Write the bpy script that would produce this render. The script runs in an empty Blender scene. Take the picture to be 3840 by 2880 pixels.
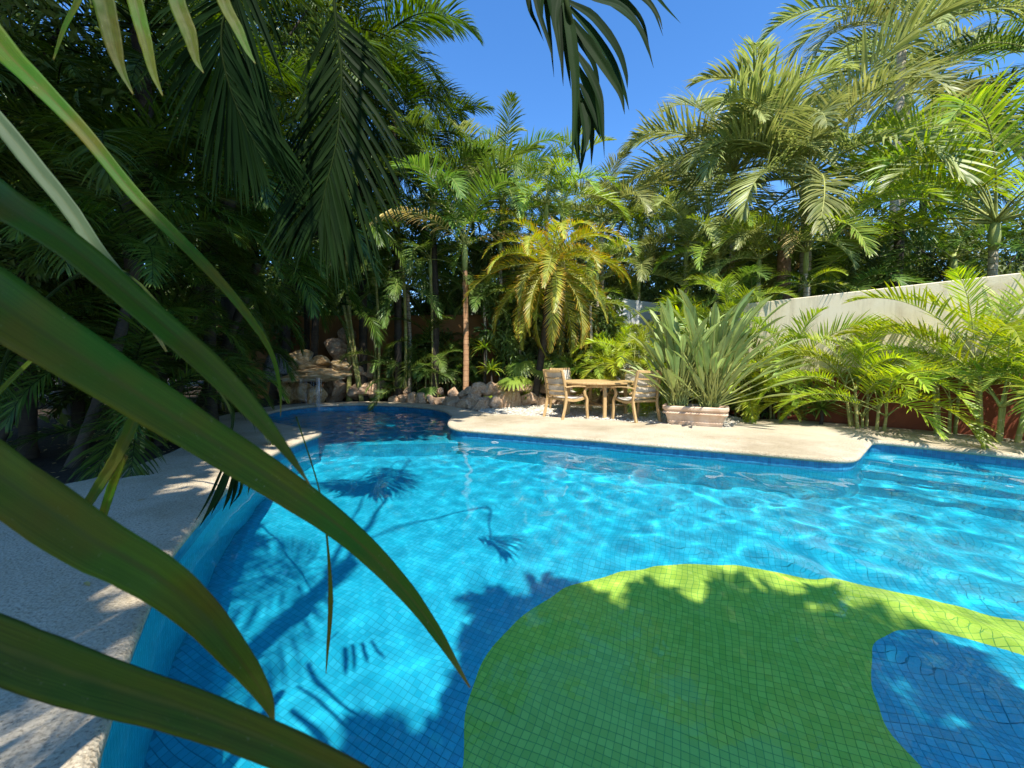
import bpy, math, random
import numpy as np
from mathutils import Vector, Matrix, geometry, noise as mnoise
R = math.radians
SC = bpy.context.scene
COL = SC.collection

# ------------------------------------------------------------------ camera
EYE = 1.14
F = 1500.0
PITCH = math.atan(85 / F)
cam = bpy.data.cameras.new('camera')
camo = bpy.data.objects.new('camera', cam)
COL.objects.link(camo)
camo.location = (0, 0, EYE)
camo.rotation_euler = (math.pi / 2 - PITCH, 0, 0)
cam.sensor_width = 36
cam.lens = 36 * F / 3840
cam.clip_start = 0.02
cam.clip_end = 2000
cam.dof.use_dof = True
cam.dof.focus_distance = 7.0
cam.dof.aperture_fstop = 7.0
SC.camera = camo
# ------------------------------------------------------------------ world, sun, exposure
SUN = Vector((0.12, -0.62, 1.0)).normalized()
EL = math.asin(SUN.z)
w = bpy.data.worlds.new('World')
SC.world = w
w.use_nodes = True
wn = w.node_tree
sky = wn.nodes.new('ShaderNodeTexSky')
sky.sky_type = 'NISHITA'
sky.sun_disc = False
sky.sun_elevation = EL
sky.sun_rotation = math.atan2(SUN.x, SUN.y)
sky.air_density = 1.0
sky.dust_density = 0.0
sky.ozone_density = 5.0
hs = wn.nodes.new('ShaderNodeHueSaturation'); hs.inputs['Saturation'].default_value = 1.2; hs.inputs['Hue'].default_value = .503; hs.inputs['Value'].default_value = .88
wn.links.new(sky.outputs[0], hs.inputs['Color'])
wn.links.new(hs.outputs[0], wn.nodes['Background'].inputs[0])
wn.nodes['Background'].inputs[1].default_value = 0.15
sl = bpy.data.lights.new('sun', 'SUN')
sl.energy = 4.0
sl.angle = R(0.5)
sl.color = (1.0, 0.95, 0.86)
sl.cycles.is_caustics_light = True
so = bpy.data.objects.new('sun', sl)
COL.objects.link(so)
so.rotation_euler = SUN.to_track_quat('Z', 'Y').to_euler()
vs = SC.view_settings
vs.view_transform = 'Standard'
vs.look = 'None'
vs.exposure = 1.2
vs.gamma = 1
vs.use_curve_mapping = False
SC.cycles.use_denoising = True
SC.cycles.max_bounces = 10
SC.cycles.diffuse_bounces = 4
SC.cycles.glossy_bounces = 4
SC.cycles.transmission_bounces = 8
SC.cycles.transparent_max_bounces = 16
SC.cycles.sample_clamp_indirect = 6

# ------------------------------------------------------------------ helpers
def tag(o, label=None, cat=None, group=None, kind=None):
    if label: o['label'] = label
    if cat: o['category'] = cat
    if group: o['group'] = group
    if kind: o['kind'] = kind
    return o

def link(name, me, parent=None, loc=(0, 0, 0)):
    o = bpy.data.objects.new(name, me)
    COL.objects.link(o)
    o.location = loc
    if parent is not None: o.parent = parent
    return o

def empty(name, loc, label, cat, group=None):
    o = link(name, None, None, loc)
    o.empty_display_size = 0.1
    return tag(o, label, cat, group)

def mesh(name, V, Fc, mats, mi=None, smooth=False, attr=None, attrname='tint'):
    """V (n,3); Fc list or array of faces; attr (n,3) vertex colour"""
    me = bpy.data.meshes.new(name)
    V = np.asarray(V, dtype=np.float32)
    if isinstance(Fc, np.ndarray) and Fc.ndim == 2:
        n, k = Fc.shape
        me.vertices.add(len(V)); me.vertices.foreach_set('co', V.ravel())
        me.loops.add(n * k); me.loops.foreach_set('vertex_index', Fc.astype(np.int32).ravel())
        me.polygons.add(n)
        me.polygons.foreach_set('loop_start', np.arange(0, n * k, k, dtype=np.int32))
        me.polygons.foreach_set('loop_total', np.full(n, k, dtype=np.int32))
    else:
        me.from_pydata(V.tolist(), [], [list(map(int, f)) for f in Fc])
    for m in (mats if isinstance(mats, (list, tuple)) else [mats]): me.materials.append(m)
    if mi is not None: me.polygons.foreach_set('material_index', np.asarray(mi, dtype=np.int32))
    me.polygons.foreach_set('use_smooth', np.full(len(me.polygons), smooth, dtype=bool))
    if attr is not None:
        a = me.color_attributes.new(attrname, 'FLOAT_COLOR', 'POINT')
        c = np.ones((len(V), 4), dtype=np.float32); c[:, :3] = attr
        a.data.foreach_set('color', c.ravel())
    me.update(calc_edges=True)
    me.validate()
    return me

class MB:
    """collects vertices, faces, per-vertex attr, material index"""
    def __init__(s): s.V = []; s.F = []; s.A = []; s.M = []; s.n = 0
    def add(s, V, Fc, A=None, m=0):
        V = np.asarray(V, float).reshape(-1, 3)
        s.V.append(V)
        for f in Fc: s.F.append([int(i) + s.n for i in f]); s.M.append(m)
        s.A.append(np.zeros((len(V), 3)) if A is None else np.broadcast_to(np.asarray(A, float), (len(V), 3)))
        s.n += len(V)
    def make(s, name, mats, smooth=False):
        return mesh(name, np.concatenate(s.V), s.F, mats, s.M, smooth, np.concatenate(s.A))

def nrm(a):
    a = np.asarray(a, float)
    l = np.linalg.norm(a, axis=-1, keepdims=True); l[l < 1e-9] = 1
    return a / l

def grid_faces(nu, nv, off=0, closed=False):
    f = []
    for i in range(nu - 1):
        for j in range(nv if closed else nv - 1):
            a = i * nv + j; b = i * nv + (j + 1) % nv
            f.append((a + off, b + off, b + nv + off, a + nv + off))
    return f

def catmull(P, n):
    P = np.asarray(P, float)
    Q = np.concatenate([[2 * P[0] - P[1]], P, [2 * P[-1] - P[-2]]])
    t = np.linspace(0, len(P) - 1 - 1e-6, n)
    i = t.astype(int); u = (t - i)[:, None]
    a, b, c, d = Q[i], Q[i + 1], Q[i + 2], Q[i + 3]
    return 0.5 * (2 * b + (c - a) * u + (2 * a - 5 * b + 4 * c - d) * u * u + (3 * b - a - 3 * c + d) * u ** 3)

def tube(mb, P, rad, k=6, m=0, A=None, cap=True):
    P = np.asarray(P, float); n = len(P)
    rad = np.broadcast_to(np.asarray(rad, float), (n,))
    T = nrm(np.gradient(P, axis=0))
    ref = np.array([0, 0, 1.]) if abs(T[0][2]) < .9 else np.array([1., 0, 0])
    V = []
    X = nrm(np.cross(T[0], ref))
    for i in range(n):
        X = nrm(X - T[i] * (X @ T[i])); Y = np.cross(T[i], X)
        for j in range(k):
            a = 2 * math.pi * j / k
            V.append(P[i] + rad[i] * (X * math.cos(a) + Y * math.sin(a)))
    f = grid_faces(n, k, 0, True)
    if cap: f += [tuple(range(k))[::-1], tuple(range((n - 1) * k, n * k))]
    mb.add(V, f, A, m)

def bar(mb, P, w, h, side, m=0):
    """sweep a bevelled rectangle (w along side, h across) along P"""
    P = np.asarray(P, float); n = len(P)
    T = nrm(np.gradient(P, axis=0))
    side = np.asarray(side, float)
    c = .22
    prof = [(-.5 + c * .5, -.5), (.5 - c * .5, -.5), (.5, -.5 + c), (.5, .5 - c), (.5 - c * .5, .5), (-.5 + c * .5, .5), (-.5, .5 - c), (-.5, -.5 + c)]
    V = []
    for i in range(n):
        S = nrm(side - T[i] * (side @ T[i])); N = np.cross(T[i], S)
        for a, b in prof: V.append(P[i] + S * a * w + N * b * h)
    f = grid_faces(n, 8, 0, True)
    f += [tuple(range(8))[::-1], tuple(range((n - 1) * 8, n * 8))]
    mb.add(V, f, None, m)

def px(u, v, depth):
    """pixel of the shown 2212 wide picture and forward distance -> point"""
    u *= 1.736; v *= 1.736
    x = (u - 1920) / F; z = -(v - 1440) / F
    d = np.array([x, math.cos(PITCH) + z * math.sin(PITCH), -math.sin(PITCH) + z * math.cos(PITCH)])
    return np.array([0, 0, EYE]) + d / d[1] * depth

# ------------------------------------------------------------------ materials
def newmat(name):
    m = bpy.data.materials.new(name); m.use_nodes = True
    return m, m.node_tree, m.node_tree.nodes['Principled BSDF']

def N(t, kind, **kw):
    n = t.nodes.new(kind)
    for k, v in kw.items():
        if k in n.inputs: n.inputs[k].default_value = v
        else: setattr(n, k, v)
    return n

def ramp(t, fac, stops):
    r = t.nodes.new('ShaderNodeValToRGB')
    e = r.color_ramp.elements
    while len(e) < len(stops): e.new(.5)
    for i, (p, c) in enumerate(stops):
        e[i].position = p; e[i].color = (*c, 1)
    t.links.new(fac, r.inputs[0])
    return r.outputs[0]

def noisy(name, stops, scale=8, detail=6, rough=.8, bump=.3, bscale=None, dist=.02, spec=.3, extra=None, bump2=None):
    m, t, b = newmat(name)
    tc = N(t, 'ShaderNodeTexCoord')
    n = N(t, 'ShaderNodeTexNoise', Scale=scale, Detail=detail, Roughness=.62)
    t.links.new(tc.outputs['Object'], n.inputs['Vector'])
    t.links.new(ramp(t, n.outputs['Fac'], stops), b.inputs['Base Color'])
    b.inputs['Roughness'].default_value = rough
    b.inputs['Specular IOR Level'].default_value = spec
    n2 = N(t, 'ShaderNodeTexNoise', Scale=bscale or scale * 4, Detail=8, Roughness=.7)
    t.links.new(tc.outputs['Object'], n2.inputs['Vector'])
    bp = N(t, 'ShaderNodeBump', Strength=bump, Distance=dist)
    t.links.new(n2.outputs['Fac'], bp.inputs['Height'])
    t.links.new(bp.outputs[0], b.inputs['Normal'])
    return m

def leafmat(name, c1, c2, tip=None, tipat=.8, trans=.35, rough=.42, rib=None, spec=.5, obvar=.25, streak=False):
    m, t, b = newmat(name)
    at = N(t, 'ShaderNodeVertexColor', layer_name='tint')
    sp = N(t, 'ShaderNodeSeparateColor'); t.links.new(at.outputs[0], sp.inputs[0])
    oi = N(t, 'ShaderNodeObjectInfo')
    base = ramp(t, sp.outputs[0], [(0, c1), (1, c2)])
    if streak:
        tcs = N(t, 'ShaderNodeTexCoord')
        big = N(t, 'ShaderNodeTexNoise', Scale=9, Detail=3); t.links.new(tcs.outputs['Object'], big.inputs['Vector'])
        bm_ = N(t, 'ShaderNodeMix', data_type='RGBA'); bk = N(t, 'ShaderNodeMapRange'); bk.inputs['From Min'].default_value = .4; bk.inputs['From Max'].default_value = .65
        t.links.new(big.outputs['Fac'], bk.inputs['Value']); t.links.new(bk.outputs[0], bm_.inputs[0]); t.links.new(base, bm_.inputs[6]); bm_.inputs[7].default_value = (.085, .085, .004, 1)
        fs_ = N(t, 'ShaderNodeTexNoise', Scale=170, Detail=4, Roughness=.8); t.links.new(tcs.outputs['Object'], fs_.inputs['Vector'])
        sk = N(t, 'ShaderNodeMapRange'); sk.inputs['From Min'].default_value = .64; sk.inputs['From Max'].default_value = .72; t.links.new(fs_.outputs['Fac'], sk.inputs['Value'])
        bm2 = N(t, 'ShaderNodeMix', data_type='RGBA'); t.links.new(sk.outputs[0], bm2.inputs[0]); t.links.new(bm_.outputs[2], bm2.inputs[6]); bm2.inputs[7].default_value = (.16, .17, .08, 1)
        base = bm2.outputs[2]
    ns = N(t, 'ShaderNodeTexNoise', Scale=5, Detail=3)
    tc = N(t, 'ShaderNodeTexCoord')
    if not streak: t.links.new(tc.outputs['Object'], ns.inputs['Vector'])
    hv = N(t, 'ShaderNodeHueSaturation', Saturation=1.0)
    if streak:
        cb = N(t, 'ShaderNodeCombineXYZ')
        m1 = N(t, 'ShaderNodeMath', operation='MULTIPLY'); m1.inputs[1].default_value = 34; t.links.new(sp.outputs[2], m1.inputs[0]); t.links.new(m1.outputs[0], cb.inputs[0])
        m2 = N(t, 'ShaderNodeMath', operation='MULTIPLY'); m2.inputs[1].default_value = 2.2; t.links.new(sp.outputs[1], m2.inputs[0]); t.links.new(m2.outputs[0], cb.inputs[1])
        t.links.new(sp.outputs[0], cb.inputs[2])
        t.links.new(cb.outputs[0], ns.inputs['Vector']); ns.inputs['Scale'].default_value = 1.3; ns.inputs['Detail'].default_value = 6
    mr = N(t, 'ShaderNodeMapRange'); mr.inputs['To Min'].default_value = 1 - obvar; mr.inputs['To Max'].default_value = 1 + obvar
    t.links.new(oi.outputs['Random'], mr.inputs['Value'])
    mr2 = N(t, 'ShaderNodeMapRange'); mr2.inputs['From Min'].default_value = .3; mr2.inputs['From Max'].default_value = .7
    mr2.inputs['To Min'].default_value = .6 if streak else .8; mr2.inputs['To Max'].default_value = 1.4 if streak else 1.2
    t.links.new(ns.outputs['Fac'], mr2.inputs['Value'])
    mu = N(t, 'ShaderNodeMath', operation='MULTIPLY'); t.links.new(mr.outputs[0], mu.inputs[0]); t.links.new(mr2.outputs[0], mu.inputs[1])
    t.links.new(mu.outputs[0], hv.inputs['Value'])
    mh = N(t, 'ShaderNodeMapRange'); mh.inputs['To Min'].default_value = .485; mh.inputs['To Max'].default_value = .515
    t.links.new(oi.outputs['Random'], mh.inputs['Value']); t.links.new(mh.outputs[0], hv.inputs['Hue'])
    t.links.new(base, hv.inputs['Color'])
    col = hv.outputs[0]
    if tip:
        mx = N(t, 'ShaderNodeMix', data_type='RGBA')
        k = N(t, 'ShaderNodeMapRange'); k.inputs['From Min'].default_value = tipat; k.inputs['From Max'].default_value = 1.0
        t.links.new(sp.outputs[1], k.inputs['Value']); t.links.new(k.outputs[0], mx.inputs[0])
        t.links.new(col, mx.inputs[6]); mx.inputs[7].default_value = (*tip, 1); col = mx.outputs[2]
    if rib:
        mx = N(t, 'ShaderNodeMix', data_type='RGBA')
        k = N(t, 'ShaderNodeMapRange'); k.inputs['From Min'].default_value = .16; k.inputs['From Max'].default_value = .0
        t.links.new(sp.outputs[2], k.inputs['Value']); t.links.new(k.outputs[0], mx.inputs[0])
        t.links.new(col, mx.inputs[6]); mx.inputs[7].default_value = (*rib, 1); col = mx.outputs[2]
    t.links.new(col, b.inputs['Base Color'])
    b.inputs['Roughness'].default_value = rough
    b.inputs['Specular IOR Level'].default_value = spec
    tr = N(t, 'ShaderNodeBsdfTranslucent')
    h2 = N(t, 'ShaderNodeHueSaturation', Hue=.485, Saturation=1.15, Value=1.5)
    t.links.new(col, h2.inputs['Color']); t.links.new(h2.outputs[0], tr.inputs['Color'])
    ms = N(t, 'ShaderNodeMixShader', Fac=trans)
    t.links.new(b.outputs[0], ms.inputs[1]); t.links.new(tr.outputs[0], ms.inputs[2])
    t.links.new(ms.outputs[0], t.nodes['Material Output'].inputs['Surface'])
    return m

M = {}
M['areca'] = leafmat('areca_leaf', (.14, .24, .035), (.31, .40, .055), (.30, .26, .06), .85, .38)
M['lime'] = leafmat('lime_leaf', (.19, .29, .022), (.40, .46, .035), (.5, .42, .06), .85, .42)
M['green'] = leafmat('green_leaf', (.07, .14, .025), (.15, .23, .045), (.24, .2, .06), .88, .33, spec=.4)
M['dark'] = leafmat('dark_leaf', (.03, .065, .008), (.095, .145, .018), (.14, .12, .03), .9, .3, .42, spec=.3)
M['silver'] = leafmat('silver_leaf', (.15, .20, .055), (.36, .39, .13), (.38, .33, .12), .85, .33, .42)
M['date'] = leafmat('date_leaf', (.22, .28, .04), (.42, .40, .05), (.55, .28, .03), .55, .35)
M['dry'] = leafmat('dry_leaf', (.40, .30, .12), (.60, .48, .18), (.35, .22, .1), .6, .3, .7)
M['bush'] = leafmat('bush_leaf', (.05, .10, .022), (.17, .24, .05), None, .9, .3, .45)
M['bushlight'] = leafmat('light_bush_leaf', (.11, .16, .05), (.30, .36, .13), None, .9, .32, .5)
M['bop'] = leafmat('paradise_leaf', (.20, .29, .085), (.38, .46, .15), (.4, .4, .14), .93, .25, .5, rib=(.5, .52, .2))
M['fore'] = leafmat('near_leaf', (.030, .10, .004), (.065, .125, .006), (.16, .14, .03), .92, .40, .6, rib=(.07, .09, .01), spec=.2, streak=True)
M['foregrey'] = leafmat('near_grey_leaf', (.045, .085, .045), (.07, .11, .05), (.2, .2, .06), .75, .3, .6, rib=(.08, .11, .05), spec=.2)
M['silh'] = leafmat('silhouette_leaf', (.004, .014, .003), (.010, .026, .005), None, .9, .08, .6, spec=.05)  # near-black colour puts the backlit silhouette into the leaf itself
M['rachis'] = noisy('rachis', [(.3, (.22, .26, .06)), (.7, (.38, .38, .12))], 6, 3, .55, .1)
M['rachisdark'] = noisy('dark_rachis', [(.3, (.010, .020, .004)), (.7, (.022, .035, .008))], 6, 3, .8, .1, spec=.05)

def trunkmat(name, c1, c2, ring, period):
    m, t, b = newmat(name)
    tc = N(t, 'ShaderNodeTexCoord')
    sx = N(t, 'ShaderNodeSeparateXYZ'); t.links.new(tc.outputs['Object'], sx.inputs[0])
    n = N(t, 'ShaderNodeTexNoise', Scale=7, Detail=6); t.links.new(tc.outputs['Object'], n.inputs['Vector'])
    ad = N(t, 'ShaderNodeMath', operation='MULTIPLY_ADD'); t.links.new(n.outputs['Fac'], ad.inputs[0]); ad.inputs[1].default_value = .06
    t.links.new(sx.outputs[2], ad.inputs[2])
    md = N(t, 'ShaderNodeMath', operation='PINGPONG'); t.links.new(ad.outputs[0], md.inputs[0]); md.inputs[1].default_value = period / 2
    k = N(t, 'ShaderNodeMapRange'); k.inputs['From Min'].default_value = 0; k.inputs['From Max'].default_value = .014
    t.links.new(md.outputs[0], k.inputs['Value'])
    base = ramp(t, n.outputs['Fac'], [(.3, c1), (.7, c2)])
    mx = N(t, 'ShaderNodeMix', data_type='RGBA'); t.links.new(k.outputs[0], mx.inputs[0])
    mx.inputs[6].default_value = (*ring, 1); t.links.new(base, mx.inputs[7])
    t.links.new(mx.outputs[2], b.inputs['Base Color']); b.inputs['Roughness'].default_value = .85
    n2 = N(t, 'ShaderNodeTexNoise', Scale=60, Detail=6); t.links.new(tc.outputs['Object'], n2.inputs['Vector'])
    bp = N(t, 'ShaderNodeBump', Strength=.5, Distance=.01); t.links.new(n2.outputs['Fac'], bp.inputs['Height']); t.links.new(bp.outputs[0], b.inputs['Normal'])
    return m
M['trunkpale'] = trunkmat('pale_ringed_bark', (.30, .25, .17), (.50, .44, .33), (.14, .10, .06), .13)
M['trunkorange'] = trunkmat('orange_bark', (.34, .17, .075), (.46, .27, .14), (.2, .1, .05), .14)
M['trunkdark'] = trunkmat('dark_bark', (.02, .016, .01), (.06, .045, .028), (.03, .02, .015), .09)
M['cane'] = trunkmat('green_cane', (.22, .25, .06), (.36, .32, .10), (.45, .38, .2), .2)
M['shaft'] = noisy('crownshaft', [(.3, (.22, .28, .07)), (.7, (.36, .38, .12))], 3, 3, .5, .1)
M['fibre'] = noisy('palm_fibre', [(.3, (.14, .08, .045)), (.7, (.33, .2, .12))], 12, 6, .9, .8)

# deck: pitted shell stone
def deckmat():
    m, t, b = newmat('shell_stone')
    tc = N(t, 'ShaderNodeTexCoord')
    n = N(t, 'ShaderNodeTexNoise', Scale=1.1, Detail=6, Roughness=.6); t.links.new(tc.outputs['Object'], n.inputs['Vector'])
    c = ramp(t, n.outputs['Fac'], [(.3, (.46, .39, .27)), (.55, (.58, .50, .365)), (.75, (.64, .57, .43))])
    n3 = N(t, 'ShaderNodeTexNoise', Scale=60, Detail=7, Roughness=.8); t.links.new(tc.outputs['Object'], n3.inputs['Vector'])
    pit = ramp(t, n3.outputs['Fac'], [(.38, (.22, .19, .15)), (.47, (.85, .85, .84)), (.6, (1, 1, 1))])
    mx = N(t, 'ShaderNodeMix', data_type='RGBA', blend_type='MULTIPLY'); mx.inputs[0].default_value = .8
    t.links.new(c, mx.inputs[6]); t.links.new(pit, mx.inputs[7])
    n4 = N(t, 'ShaderNodeTexNoise', Scale=17, Detail=4, Roughness=.8); t.links.new(tc.outputs['Object'], n4.inputs['Vector'])
    pit2 = ramp(t, n4.outputs['Fac'], [(.30, (.30, .25, .19)), (.37, (.95, .93, .9)), (.6, (1, 1, 1))])
    n5 = N(t, 'ShaderNodeTexNoise', Scale=.7, Detail=7, Roughness=.65); t.links.new(tc.outputs['Object'], n5.inputs['Vector'])
    stain = ramp(t, n5.outputs['Fac'], [(.36, (.74, .70, .62)), (.48, (.95, .93, .9)), (.62, (1, 1, 1))])
    my = N(t, 'ShaderNodeMix', data_type='RGBA', blend_type='MULTIPLY'); my.inputs[0].default_value = 1
    t.links.new(mx.outputs[2], my.inputs[6]); t.links.new(pit2, my.inputs[7])
    mz = N(t, 'ShaderNodeMix', data_type='RGBA', blend_type='MULTIPLY'); mz.inputs[0].default_value = 1
    t.links.new(my.outputs[2], mz.inputs[6]); t.links.new(stain, mz.inputs[7])
    t.links.new(mz.outputs[2], b.inputs['Base Color']); b.inputs['Roughness'].default_value = .85
    v = N(t, 'ShaderNodeTexVoronoi', Scale=70, feature='F1'); t.links.new(tc.outputs['Object'], v.inputs['Vector'])
    ad = N(t, 'ShaderNodeMath', operation='ADD'); t.links.new(n3.outputs['Fac'], ad.inputs[0]); t.links.new(v.outputs['Distance'], ad.inputs[1])
    bp = N(t, 'ShaderNodeBump', Strength=.55, Distance=.012); t.links.new(ad.outputs[0], bp.inputs['Height']); t.links.new(bp.outputs[0], b.inputs['Normal'])
    return m
M['deck'] = deckmat()
M['soil'] = noisy('soil', [(.3, (.02, .014, .01)), (.7, (.055, .038, .025))], 6, 8, .95, .9, 20, .05)
M['gravel'] = noisy('gravel_base', [(.3, (.36, .32, .25)), (.7, (.6, .55, .45))], 40, 4, .9, .9, 60, .03)
M['pebble'] = noisy('pebble', [(.3, (.50, .45, .36)), (.7, (.72, .68, .58))], 3, 3, .8, .2)
M['rock'] = noisy('rock', [(.25, (.20, .10, .05)), (.42, (.42, .26, .15)), (.58, (.52, .37, .24)), (.78, (.62, .50, .37))], 5, 9, .85, .7, 22, .03)
M['rockgold'] = noisy('golden_rock', [(.25, (.16, .09, .035)), (.45, (.46, .29, .12)), (.62, (.58, .46, .28)), (.8, (.66, .6, .48))], 4, 9, .8, .8, 18, .04)
M['rockgrey'] = noisy('grey_rock', [(.35, (.03, .03, .03)), (.5, (.2, .2, .2)), (.7, (.48, .48, .46))], 14, 9, .85, .9, 25, .04)
def stucco(name, stops):
    m = noisy(name, stops, 1.5, 6, .9, .3, 60, .012); t = m.node_tree; b = t.nodes['Principled BSDF']
    src = b.inputs['Base Color'].links[0].from_socket
    tc = N(t, 'ShaderNodeTexCoord'); mp = N(t, 'ShaderNodeMapping'); mp.inputs['Scale'].default_value = (3.5, 3.5, .35); t.links.new(tc.outputs['Object'], mp.inputs[0])
    n = N(t, 'ShaderNodeTexNoise', Scale=2.2, Detail=7, Roughness=.7); t.links.new(mp.outputs[0], n.inputs['Vector'])
    k = ramp(t, n.outputs['Fac'], [(.36, (.62, .58, .5)), (.5, (.95, .93, .9)), (.65, (1, 1, 1))])
    mx = N(t, 'ShaderNodeMix', data_type='RGBA', blend_type='MULTIPLY'); mx.inputs[0].default_value = .45
    t.links.new(src, mx.inputs[6]); t.links.new(k, mx.inputs[7]); t.links.new(mx.outputs[2], b.inputs['Base Color']); return m
M['white'] = stucco('cream_stucco', [(.3, (.66, .54, .36)), (.45, (.82, .71, .50)), (.7, (.86, .76, .57))])
M['whiteblue'] = noisy('white_stucco', [(.3, (.52, .52, .50)), (.7, (.60, .60, .58))], 1.5, 6, .9, .25, 60, .01)
M['maroon'] = stucco('maroon_paint', [(.3, (.20, .05, .025)), (.7, (.29, .085, .04))])
M['ochre'] = noisy('ochre_stucco', [(.3, (.22, .10, .035)), (.7, (.31, .16, .06))], 1.2, 6, .9, .3, 50, .01)
M['teak'] = None
def teak():
    m, t, b = newmat('teak')
    tc = N(t, 'ShaderNodeTexCoord')
    mp = N(t, 'ShaderNodeMapping'); mp.inputs['Scale'].default_value = (4, 4, 1); t.links.new(tc.outputs['Object'], mp.inputs[0])
    n = N(t, 'ShaderNodeTexNoise', Scale=9, Detail=6, Roughness=.65); t.links.new(mp.outputs[0], n.inputs['Vector'])
    t.links.new(ramp(t, n.outputs['Fac'], [(.3, (.36, .22, .085)), (.7, (.56, .38, .17))]), b.inputs['Base Color'])
    b.inputs['Roughness'].default_value = .6
    return m
M['teak'] = teak()
M['sling'] = noisy('woven_sling', [(.35, (.46, .39, .29)), (.6, (.70, .62, .50))], 120, 3, .8, .5, 160, .004)
M['seatsling'] = noisy('seat_sling', [(.3, (.58, .52, .42)), (.7, (.66, .6, .5))], 20, 4, .8, .3, 150, .004)
M['terracotta'] = noisy('pale_terracotta', [(.25, (.40, .24, .14)), (.5, (.58, .42, .29)), (.75, (.68, .56, .43))], 5, 8, .85, .4, 40, .01)

def tilemat(name, c1, c2):
    m, t, b = newmat(name)
    at = N(t, 'ShaderNodeVertexColor', layer_name='tint')
    sp = N(t, 'ShaderNodeSeparateColor'); t.links.new(at.outputs[0], sp.inputs[0])
    oi = N(t, 'ShaderNodeObjectInfo')
    ad = N(t, 'ShaderNodeMath', operation='ADD', use_clamp=True); t.links.new(sp.outputs[0], ad.inputs[0]); t.links.new(oi.outputs['Random'], ad.inputs[1])
    # objects with one tile each vary by object, the joined ones by their own attribute
    fr = N(t, 'ShaderNodeMath', operation='FRACT'); t.links.new(ad.outputs[0], fr.inputs[0]); ad.use_clamp = False
    t.links.new(ramp(t, fr.outputs[0], [(0, c1), (1, c2)]), b.inputs['Base Color'])
    b.inputs['Roughness'].default_value = .35
    return m
M['tblue'] = tilemat('blue_tile', (.006, .38, .55), (.022, .49, .68))
M['tgreen'] = tilemat('green_tile', (.38, .56, .055), (.50, .68, .09))
M['tband'] = tilemat('shaded_waterline_tile', (.01, .12, .25), (.03, .22, .38))  # darker blue paints in the shade cast by the coping nose
M['grout'] = noisy('grout', [(.3, (.007, .31, .43)), (.7, (.011, .36, .49))], 10, 3, .8, .1)
M['groutgreen'] = noisy('green_grout', [(.3, (.12, .38, .07)), (.7, (.15, .44, .09))], 10, 3, .8, .1)

def watermat():
    m, t, b = newmat('water')
    b.inputs['Base Color'].default_value = (.97, 1, 1, 1)
    b.inputs['Roughness'].default_value = 0
    b.inputs['IOR'].default_value = 1.333
    b.inputs['Transmission Weight'].default_value = 1
    return m
M['water'] = watermat()
def fallmat():
    m, t, b = newmat('falling_water')
    b.inputs['Base Color'].default_value = (.9, .95, 1, 1)
    b.inputs['Roughness'].default_value = .15
    b.inputs['IOR'].default_value = 1.33
    b.inputs['Transmission Weight'].default_value = .7
    return m
M['fall'] = fallmat()
M['plastic'] = noisy('white_plastic', [(.3, (.78, .78, .76)), (.7, (.82, .82, .8))], 3, 2, .4, .05)

# ------------------------------------------------------------------ pool outline
OUT = [(-1.17, 1.06), (-1.28, 1.2), (-1.52, 1.53), (-1.67, 1.76), (-2.02, 2.29), (-2.24, 2.76), (-2.6, 3.6), (-2.93, 4.6), (-3.05, 5.4), (-3.05, 6.0), (-3.05, 6.4), (-3.2, 6.62),
       (-3.6, 6.85), (-4.3, 7.35), (-4.95, 7.95), (-5.27, 8.42), (-5.49, 8.88), (-5.58, 9.49), (-5.46, 10.07), (-5.01, 10.62), (-4.11, 10.86), (-3.04, 10.62),
       (-2.04, 9.97), (-1.51, 9.22), (-1.27, 8.42), (-1.25, 7.75), (-1.17, 7.2), (-0.98, 6.82), (1.29, 5.86), (3.14, 5.0), (3.86, 4.64), (4.12, 4.70), (5.22, 5.72), (5.35, 5.72),
       (6.24, 4.85), (9.8, 1.35), (9.9, .8), (9.4, .25), (5, .22), (1.5, .25), (.2, .32), (-.5, .5), (-.95, .78)]
def densify(P, step):
    r = []
    for i in range(len(P)):
        a = np.array(P[i]); b = np.array(P[(i + 1) % len(P)]); k = max(1, int(np.linalg.norm(b - a) / step))
        for j in range(k): r.append(a + (b - a) * j / k)
    return np.array(r)
def chaikin(P, it):
    for _ in range(it):
        Q = np.roll(P, -1, 0); P = np.stack([.75 * P + .25 * Q, .25 * P + .75 * Q], 1).reshape(-1, 2)
    return P
OUT = chaikin(densify(OUT, .28), 2)
def area(P):
    return .5 * np.sum(P[:, 0] * np.roll(P[:, 1], -1) - np.roll(P[:, 0], -1) * P[:, 1])
if area(OUT) < 0: OUT = OUT[::-1].copy()      # counter-clockwise
tg = np.roll(OUT, -1, 0) - np.roll(OUT, 1, 0)
ONR = nrm(np.stack([tg[:, 1], -tg[:, 0]], 1))      # outward (away from water)
def inside(P, Q):
    """points Q (n,2) inside polygon P"""
    x, y = Q[:, 0], Q[:, 1]; r = np.zeros(len(Q), bool)
    for i in range(len(P)):
        x1, y1 = P[i - 1]; x2, y2 = P[i]
        if y1 == y2: continue
        c = ((y1 > y) != (y2 > y)) & (x < (x2 - x1) * (y - y1) / (y2 - y1) + x1)
        r ^= c
    return r
def sdist(P, Q, closed=True):
    """distance from Q to polyline P"""
    d = np.full(len(Q), 1e9)
    n = len(P)
    for i in range(n if closed else n - 1):
        a = P[i]; b = P[(i + 1) % n]; ab = b - a
        t = np.clip(((Q - a) @ ab) / max(ab @ ab, 1e-12), 0, 1)
        d = np.minimum(d, np.linalg.norm(Q - a - t[:, None] * ab, axis=1))
    return d

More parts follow.
